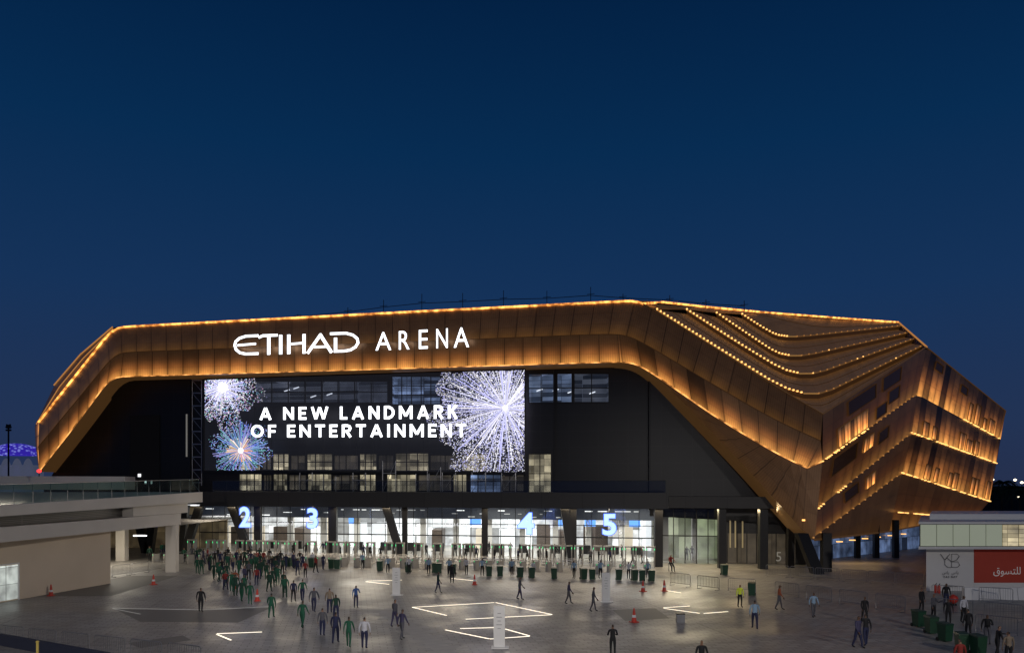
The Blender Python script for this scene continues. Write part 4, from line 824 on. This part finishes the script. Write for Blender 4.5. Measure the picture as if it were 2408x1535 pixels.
# ---------------------------------------------------------------- PEOPLE
PC={}
def cm(name,c,rough=.8):
    if name not in PC: PC[name]=pm('cloth_'+name,c,rough,noise=.25,scale=9)
    return PC[name]
SK=[pm('skin_tan',(.24,.13,.08),.6,noise=.08),pm('skin_brown',(.12,.065,.04),.6,noise=.08)]; HR=pm('dark_hair',(.012,.010,.009),.6)
CL={'green':(.009,.085,.045),'dgreen':(.006,.04,.024),'navy':(.014,.018,.06),'black':(.008,.008,.010),'purple':(.045,.04,.09),'white':(.5,.5,.54),'ltblue':(.22,.33,.45),'grey':(.08,.08,.095),'red':(.22,.02,.015),'orange':(.32,.08,.03),'yellow':(.65,.75,.05),'blue':(.03,.08,.24),'tan':(.22,.17,.12)}
def body(name,stride=0.,armL=(0,0),armR=(0,0),lean=0.,sit=False):
    V=[];E=[];R=[];L=[]
    def add(p,r,par=None,lab=None):
        V.append(Vector(p)); R.append(r if isinstance(r,tuple) else (r,r))
        if par is not None: E.append((par,len(V)-1)); L.append(lab)
        return len(V)-1
    ly=-lean
    pel=add((0,0,.96),(.15,.115)); wa=add((0,ly*.3,1.12),(.135,.10),pel,'top'); ch=add((0,ly*.7,1.31),(.17,.12),wa,'top'); nk0=add((0,ly*.95,1.43),(.09,.08),ch,'top'); nk=add((0,ly,1.50),(.055,.055),nk0,'skin')
    h1=add((0,ly*1.1-.015,1.565),(.068,.078),nk,'skin'); h2=add((0,ly*1.1-.01,1.645),(.078,.095),h1,'skin'); h3=add((0,ly*1.1+.005,1.72),(.06,.07),h2,'hair')
    add((0,ly*1.1-.118,1.615),(.012,.014),h2,'skin')
    for s,(sw,bd) in ((-1,armL),(1,armR)):
        sh=add((s*.175,ly*.85,1.40),.062,nk0,'top')
        e=Vector((s*.235,ly*.85,1.40))+Vector((s*.01,-math.sin(sw)*.28,-math.cos(sw)*.28)); el=add(e,.045,sh,'top')
        a2=sw+bd; w=e+Vector((s*(.01-.10*(bd>.8)),-math.sin(a2)*.25,-math.cos(a2)*.25)); wr=add(w,(.03,.026),el,'sleeve')
        dirv=Vector((0,-math.sin(a2),-math.cos(a2))); sd=Vector((0,math.cos(a2),-math.sin(a2)))
        pa=w+dirv*.075; pi=add(pa,(.018,.034),wr,'skin')
        for q,(o,ln) in enumerate(((-.03,.062),(-.01,.075),(.01,.07),(.03,.055))):
            b0=add(pa+dirv*.03+sd*o,.0095,pi,'skin'); b1=add(pa+dirv*(.03+ln*.6)+sd*o*1.1+Vector((-s*.012,0,0)),.009,b0,'skin'); add(pa+dirv*(.03+ln)+sd*o*1.1+Vector((-s*.03,0,0)),.008,b1,'skin')
        t0=add(w+dirv*.04-sd*.035,.011,wr,'skin'); add(w+dirv*.085-sd*.06,.009,t0,'skin')
        st=stride*s
        hp=add((s*.09,0,.90),(.095,.1),pel,'leg')
        if sit: kn=add((s*.12,-.42,.52),.065,hp,'leg'); an=add((s*.12,-.44,.10),.042,kn,'leg'); add((s*.13,-.58,.035),(.038,.035),an,'shoe')
        else:
            kn=add((s*.10,-st*.45-.02*(stride!=0),.50),.062,hp,'leg'); an=add((s*.10,-st+.03,.095+.06*max(0,-st)),.042,kn,'leg'); add((s*.115,-st-.13,.035+.01*max(0,-st)),(.04,.035),an,'shoe')
    me=bpy.data.meshes.new(name); me.from_pydata([tuple(v) for v in V],E,[]); o=bpy.data.objects.new(name,me); COL.objects.link(o)
    md=o.modifiers.new('s','SKIN'); md.use_smooth_shade=True; md.branch_smoothing=.4
    if not me.skin_vertices: me.skin_vertices.new()
    sv=me.skin_vertices[0].data
    for i,r in enumerate(R): sv[i].radius=r; sv[i].use_root=(i==0)
    o.modifiers.new('u','SUBSURF').levels=1
    dg=bpy.context.evaluated_depsgraph_get(); dg.update(); out=bpy.data.meshes.new_from_object(o.evaluated_get(dg)); bpy.data.objects.remove(o)
    out.name=name; out.materials.clear()
    for _ in range(5): out.materials.append(HR)
    idx={'top':0,'sleeve':0,'skin':1,'leg':2,'shoe':3,'hair':4}
    segs=[(V[a],V[b_],l,max(R[a][0],R[b_][0])) for (a,b_),l in zip(E,L)]
    for p in out.polygons:
        c=p.center; best=9;bl='top'
        for a,b_,l,r in segs:
            d=b_-a; t_=max(0,min(1,(c-a).dot(d)/d.length_squared)); q=(c-(a+d*t_)).length/(r+.03)
            if q<best: best=q; bl=l
        if c.z>1.68 or (c.z>1.58 and c.y>ly*1.1+.03): bl='hair'
        elif c.z>1.475: bl='skin'
        elif bl=='skin' and abs(c.x)<.16: bl='top'
        if bl in('top',) and c.z<.97 and abs(c.x)<.19: bl='leg'
        p.material_index=idx[bl]; p.use_smooth=True
    return out
BD={'stand':body('person_body',.06,(.05,.12),(.02,.15)),'walk':body('person_body',.2,(.3,.25),(-.3,.3),.03),'walk2':body('person_body',-.17,(-.25,.3),(.25,.35),.02),
 'phone':body('person_body',.05,(.1,.15),(.45,1.5),.02),'fold':body('person_body',.0,(.25,1.35),(.25,1.4)),'reach':body('person_body',.15,(.1,.3),(1.1,.3),.08),'sit':body('person_body',0,(.5,.6),(.5,.6),.03,True)}
def person(x,y,pose,top,leg,rz,label,z=0,group=None,loc=None,sc_=1.):
    me=BD[pose]; o=bpy.data.objects.new('person',me); COL.objects.link(o); p=loc if loc is not None else G(x,y); o.location=(p.x,p.y,z); o.rotation_euler=(0,0,rz); sc_=random.uniform(.95,1.04); wd=sc_*random.uniform(1.0,1.18); o.scale=(wd,wd,sc_)
    for i,mm in enumerate((cm(top,CL[top]),SK[random.random()<.6],cm(leg,CL[leg]),cm('black',CL['black']),HR)):
        o.material_slots[i].link='OBJECT'; o.material_slots[i].material=mm
    return tag(o,label,'person',group)
PI=math.pi
solo=[(472,1437,'stand','black','black',PI,'person all in black standing alone left of the cone by the green line'),
(837,1427,'phone','blue','navy',.4,'person in blue shirt holding a phone in mid plaza'),
(857,1523,'stand','white','navy',PI,'person in white top and navy trousers, front right of the line'),
(820,1520,'walk','green','green',PI,'person in green coveralls nearest the camera'),
(789,1511,'walk2','navy','navy',PI,'person in navy coveralls beside the nearest green figure'),
(758,1493,'stand','grey','navy',PI,'person in grey top just behind the navy figure'),
(711,1474,'walk','green','green',PI-.3,'person in green coveralls standing apart left of the front group'),
(638,1451,'walk2','green','green',PI,'person in green coveralls walking left of the front group'),
(738,1437,'walk','grey','navy',PI,'person in grey shirt mid line'),
(790,1455,'walk','dgreen','navy',PI+.4,'person in dark green jacket behind the front group'),
(775,1440,'walk2','tan','navy',PI+.2,'person in tan top mid line behind the dark green jacket'),
(690,1414,'walk2','navy','black',PI,'person in navy near the cone'),
(711,1412,'walk','green','navy',PI,'person in green top and navy trousers mid line'),
(1063,1369,'stand','black','black',0,'person in black standing before the lane rails'),
(1441,1541,'fold','black','black',PI,'person all in black at the bottom edge, right of centre'),
(1740,1426,'stand','yellow','black',.2,'person in bright yellow safety vest'),
(1775,1477,'walk','ltblue','navy',PI-.2,'person in light blue shirt walking on the right of the plaza'),
(1913,1449,'walk2','ltblue','grey',0,'person in pale blue top near the long barrier row'),
(2017,1521,'walk','purple','navy',.5,'person in purple at lower right'),
(2036,1516,'walk2','black','navy',PI,'person in black beside the purple figure'),
(2033,1462,'walk','black','black',0,'person in black behind the purple figure'),
(1832,1432,'walk','orange','grey',1.2,'person in orange top crossing behind the light blue shirt'),
(1650,1592,'stand','black','black',0,'person whose dark head shows at the bottom edge'),
(945,1502,'walk','purple','grey',2.5,'person in faded purple left of the nearest totem'),
(928,1472,'walk2','grey','purple',2.5,'person in grey behind the faded purple figure'),
(1337,1418,'walk','purple','grey',1.5,'person in purple crossing left of the right totem'),
(1222,1408,'walk2','grey','purple',1.5,'person in grey crossing the middle of the plaza'),
(1395,1436,'walk','grey','grey',1.5,'person in grey just left of the right totem foot'),
(1030,1393,'walk','dgreen','navy',1.5,'person in dark green crossing before the lanes'),
(2167,1437,'stand','black','black',.5,'person in black behind the first bin at right'),
(2195,1455,'phone','grey','black',.5,'person in grey behind the second bin at right'),
(2230,1466,'stand','black','black',-.3,'person in black behind the third bin at right'),
(2266,1462,'stand','white','black',.3,'person in white shirt at the barriers at right'),
(2277,1500,'stand','black','black',PI,'person in black between the bins at bottom right'),
(2322,1512,'phone','black','grey',-.6,'person in black holding a phone at bottom right'),
(2345,1545,'reach','black','black',PI/2,'person in black reaching out over the barrier at bottom right'),
(2258,1584,'stand','red','black',PI,'person in red top at the bottom edge by the bins'),
(2372,1560,'stand','tan','black',PI,'person in tan top at the bottom right edge'),
(2225,1425,'stand','black','navy',0,'person in black left of the white shirt at right'),
(352,1318,'stand','dgreen','black',0,'person in dark green under the cream terrace'),
(433,1320,'stand','green','black',0,'person in green top at the end of the terrace column'),
(380,1308,'walk','green','navy',1,'person in green beyond the cream column, left one'),
(388,1306,'walk2','dgreen','navy',1,'person in dark green beyond the cream column, right one')]
for a in solo: person(*a)
r5=random.Random(21)
greens=[]
for x,y in [(466,1347),(471,1349),(510,1354),(505,1362),(515,1366),(527,1378),(545,1390),(552,1400),(569,1412),(588,1420),(592,1346),(600,1342),(617,1354),(628,1362),(640,1380),(655,1375),(664,1392),(669,1404),(496,1340),(535,1340),(560,1350),(578,1352),(646,1368),(622,1348),(633,1390),(574,1398)]: greens.append((x,y))
greens.sort()
for i,(x,y) in enumerate(greens): person(x+r5.uniform(-3,3),y,r5.choice(['walk','walk2','stand']),'green' if r5.random()<.65 else 'dgreen','green' if r5.random()<.6 else 'dgreen',PI+r5.uniform(-.5,.5),'person in green coveralls, %s from the left in the walking crowd'%ordw(i+1),group='green coverall crowd')
dk=sorted([(452,1318),(463,1322),(478,1325),(492,1340),(488,1320),(505,1328),(518,1332),(530,1327),(542,1331),(548,1342),(556,1328),(566,1336),(575,1326),(590,1332),(597,1338),(604,1328),(612,1336),(620,1330),(632,1334),(640,1345),(652,1337),(660,1330),(672,1340),(700,1352),(718,1357),(712,1340),(585,1362),(603,1375),(533,1365),(522,1352),(470,1318),(512,1322),(536,1320),(562,1320),(584,1322),(610,1322),(634,1324),(648,1352),(664,1350),(690,1335),(705,1328),(742,1345),(760,1338),(575,1372),(610,1360)])
for i,(x,y) in enumerate(dk):
    tp=r5.choice(['navy','navy','black','black','purple','grey','dgreen','dgreen','navy','black','red','tan']); person(x,y,r5.choice(['walk','walk2','stand','stand']),tp,r5.choice(['navy','black','navy']),PI+r5.uniform(-.8,.8),'person in %s top, %s from the left in the crowd before gate two'%({'dgreen':'dark green'}.get(tp,tp),ordw(i+1)))
person(553,1384,'walk','orange','orange',PI,'person in orange coveralls among the green crowd'); person(530,1386,'walk2','red','navy',PI,'person in red top among the green crowd')
st=sorted([(853,1336),(912,1345),(962,1348),(1008,1348),(1056,1350),(1097,1350),(1134,1352),(1204,1353),(1254,1356),(1350,1358),(1412,1358),(1478,1360),(1524,1358),(735,1332)])
for i,(x,y) in enumerate(st): person(x,y,r5.choice(['stand','fold','phone']),'ltblue' if i%3 else 'white','black',r5.uniform(-.6,.6),'guard in pale shirt and dark trousers, %s from the left along the turnstiles'%ordw(i+1))
inn=sorted([(690,-3),(720,-2),(742,-4),(760,1),(800,-4),(815,2),(835,-4),(855,-3),(870,-3),(895,-4),(905,3),(930,-2),(975,-4),(1002,1),(1022,-4),(1040,-4),(1070,2),(1082,-4),(1095,-3),(1120,-3),(1163,-4),(1180,-3),(1200,4),(1218,-4),(1240,-3),(1268,-3.5),(1285,-4),(1305,3),(1330,-3),(1365,-3),(1388,-3),(1408,-4),(1436,-4),(1462,4),(1488,-4),(1510,-2),(1150,6),(955,6)])
for i,(x,o) in enumerate(inn):
    p=WZ(x,0,o); tp=r5.choice(['black','navy','grey','black']); person(0,0,r5.choice(['stand','walk','fold']),tp,'black',r5.uniform(-3,3),'person in %s clothes, %s from the left by the lobby glass'%(tp,ordw(i+1)),z=.04 if o>0 else 0,loc=p)
for i,x in enumerate((1615,1627)): person(0,0,'stand','grey','black',0,'person standing inside the green glass vestibule, %s one'%('left','right')[i],z=.04,loc=WZ(x,0,2.5))
person(1577,1342,'sit','red','black',.3,'person in red seated near the big dark column')
p=G(1577,1342); T=thing('stool','small black stool under the seated person in red','stool',p+Vector((0,.1,0))); MB().box(p.x-.22,p.x+.22,p.y-.1,p.y+.3,.78,.84).build('seat',MT['rubber'],T)
for sx in (-.17,.17):
    for sy in (-.05,.25): MB().tube([(p.x+sx,p.y+sy,0),(p.x+sx,p.y+sy,.78)],.02,5).build('leg',MT['metal'],T)
# ---------------------------------------------------------------- LIGHTS
def area(nm,loc,sx,sy,e,c,rot=(0,0,0)):
    l=bpy.data.lights.new(nm,'AREA'); l.shape='RECTANGLE'; l.size=sx; l.size_y=sy; l.energy=e; l.color=c; o=bpy.data.objects.new(nm,l); COL.objects.link(o); o.location=loc; o.rotation_euler=rot; return o
for k in range(7):
    p=WZ(545+k*155,ZB-.3,3.5+9*(k%2)); area('lobby_light',p,7,1.2,760,(1.,.96,.88),(0,0,frot))
for k in range(7):
    p=WZ(500+k*180,ZB-.15,-5.9); area('canopy_light',p,8,.5,190,(1,.82,.56),(0,0,frot))
    p=WZ(500+k*180,ZB-.1,-7.9); area('canopy_light',p,6,.4,260,(1,.84,.62),(-math.radians(42),0,frot))
area('canopy_light',WZ(1625,ZB-.2,-3),7,.6,420,(1,.85,.5),(-math.radians(20),0,frot)); area('canopy_light',WZ(1780,ZB-.2,-4.2),7,.6,330,(1,.76,.42),(-math.radians(30),0,frot))
area('canopy_light',P(2010,1275,90),6,.5,90,(1,.65,.3))
area('undercroft_light',(-44,88,4.6),7,4,460,(1,.9,.72)); area('undercroft_light',(-40,78,4.6),3,2,200,(1,.93,.8))
for x,tx,e in ((-38,-36,27000),(2,2,32000),(40,34,30000),(30,-40,46000)):  # unseen spots added behind the camera to brighten the plaza and left wall
    l=bpy.data.lights.new('added_fill_spot','SPOT'); l.energy=e; l.color=(1,.93,.86); l.spot_size=math.radians(56); l.spot_blend=.8; l.shadow_soft_size=1.2
    o=bpy.data.objects.new('added_fill_spot',l); COL.objects.link(o); o.location=(x,-6,24); d=Vector((tx,43 if tx>-39 else 56,0))-o.location; o.rotation_euler=d.to_track_quat('-Z','Y').to_euler()
l=bpy.data.lights.new('sun','SUN'); l.energy=.06; l.angle=math.radians(12); l.color=(.75,.82,1); o=bpy.data.objects.new('sun',l); COL.objects.link(o); o.rotation_euler=(math.radians(50),0,math.radians(-20))
# ---------------------------------------------------------------- WORLD
w=bpy.data.worlds.new('World'); sc.world=w; w.use_nodes=True; t=w.node_tree; bg=t.nodes['Background']
tc=N(t,'ShaderNodeTexCoord'); s=N(t,'ShaderNodeSeparateXYZ'); t.links.new(tc.outputs['Generated'],s.inputs[0])
cr=N(t,'ShaderNodeValToRGB'); e=cr.color_ramp.elements; e[0].position=0; e[0].color=(.019,.030,.075,1); e[1].position=.56; e[1].color=(.0004,.0125,.050,1)
for p_,c in ((.07,(.016,.033,.088,1)),(.22,(.0075,.032,.100,1)),(.38,(.0020,.025,.084,1))): k=e.new(p_); k.color=c
sk=N(t,'ShaderNodeTexSky',sky_type='NISHITA'); sk.sun_disc=False; sk.sun_elevation=math.radians(-4); sk.sun_rotation=math.radians(200)
mx=N(t,'ShaderNodeMix',data_type='RGBA',blend_type='ADD'); mx.inputs['Factor'].default_value=.02; t.links.new(s.outputs[2],cr.inputs[0]); t.links.new(cr.outputs[0],mx.inputs['A']); t.links.new(sk.outputs[0],mx.inputs['B'])
t.links.new(mx.outputs['Result'],bg.inputs['Color']); bg.inputs['Strength'].default_value=1
# ---------------------------------------------------------------- CAMERA
c=bpy.data.cameras.new('Camera'); c.lens=28; c.sensor_width=36; c.shift_y=(HZ-766.6)/2408; c.clip_end=5000; o=bpy.data.objects.new('Camera',c); COL.objects.link(o); o.location=(0,0,HC); o.rotation_euler=(math.pi/2,0,0); sc.camera=o
sc.view_settings.view_transform='Standard'; sc.view_settings.look='None'; sc.view_settings.exposure=0
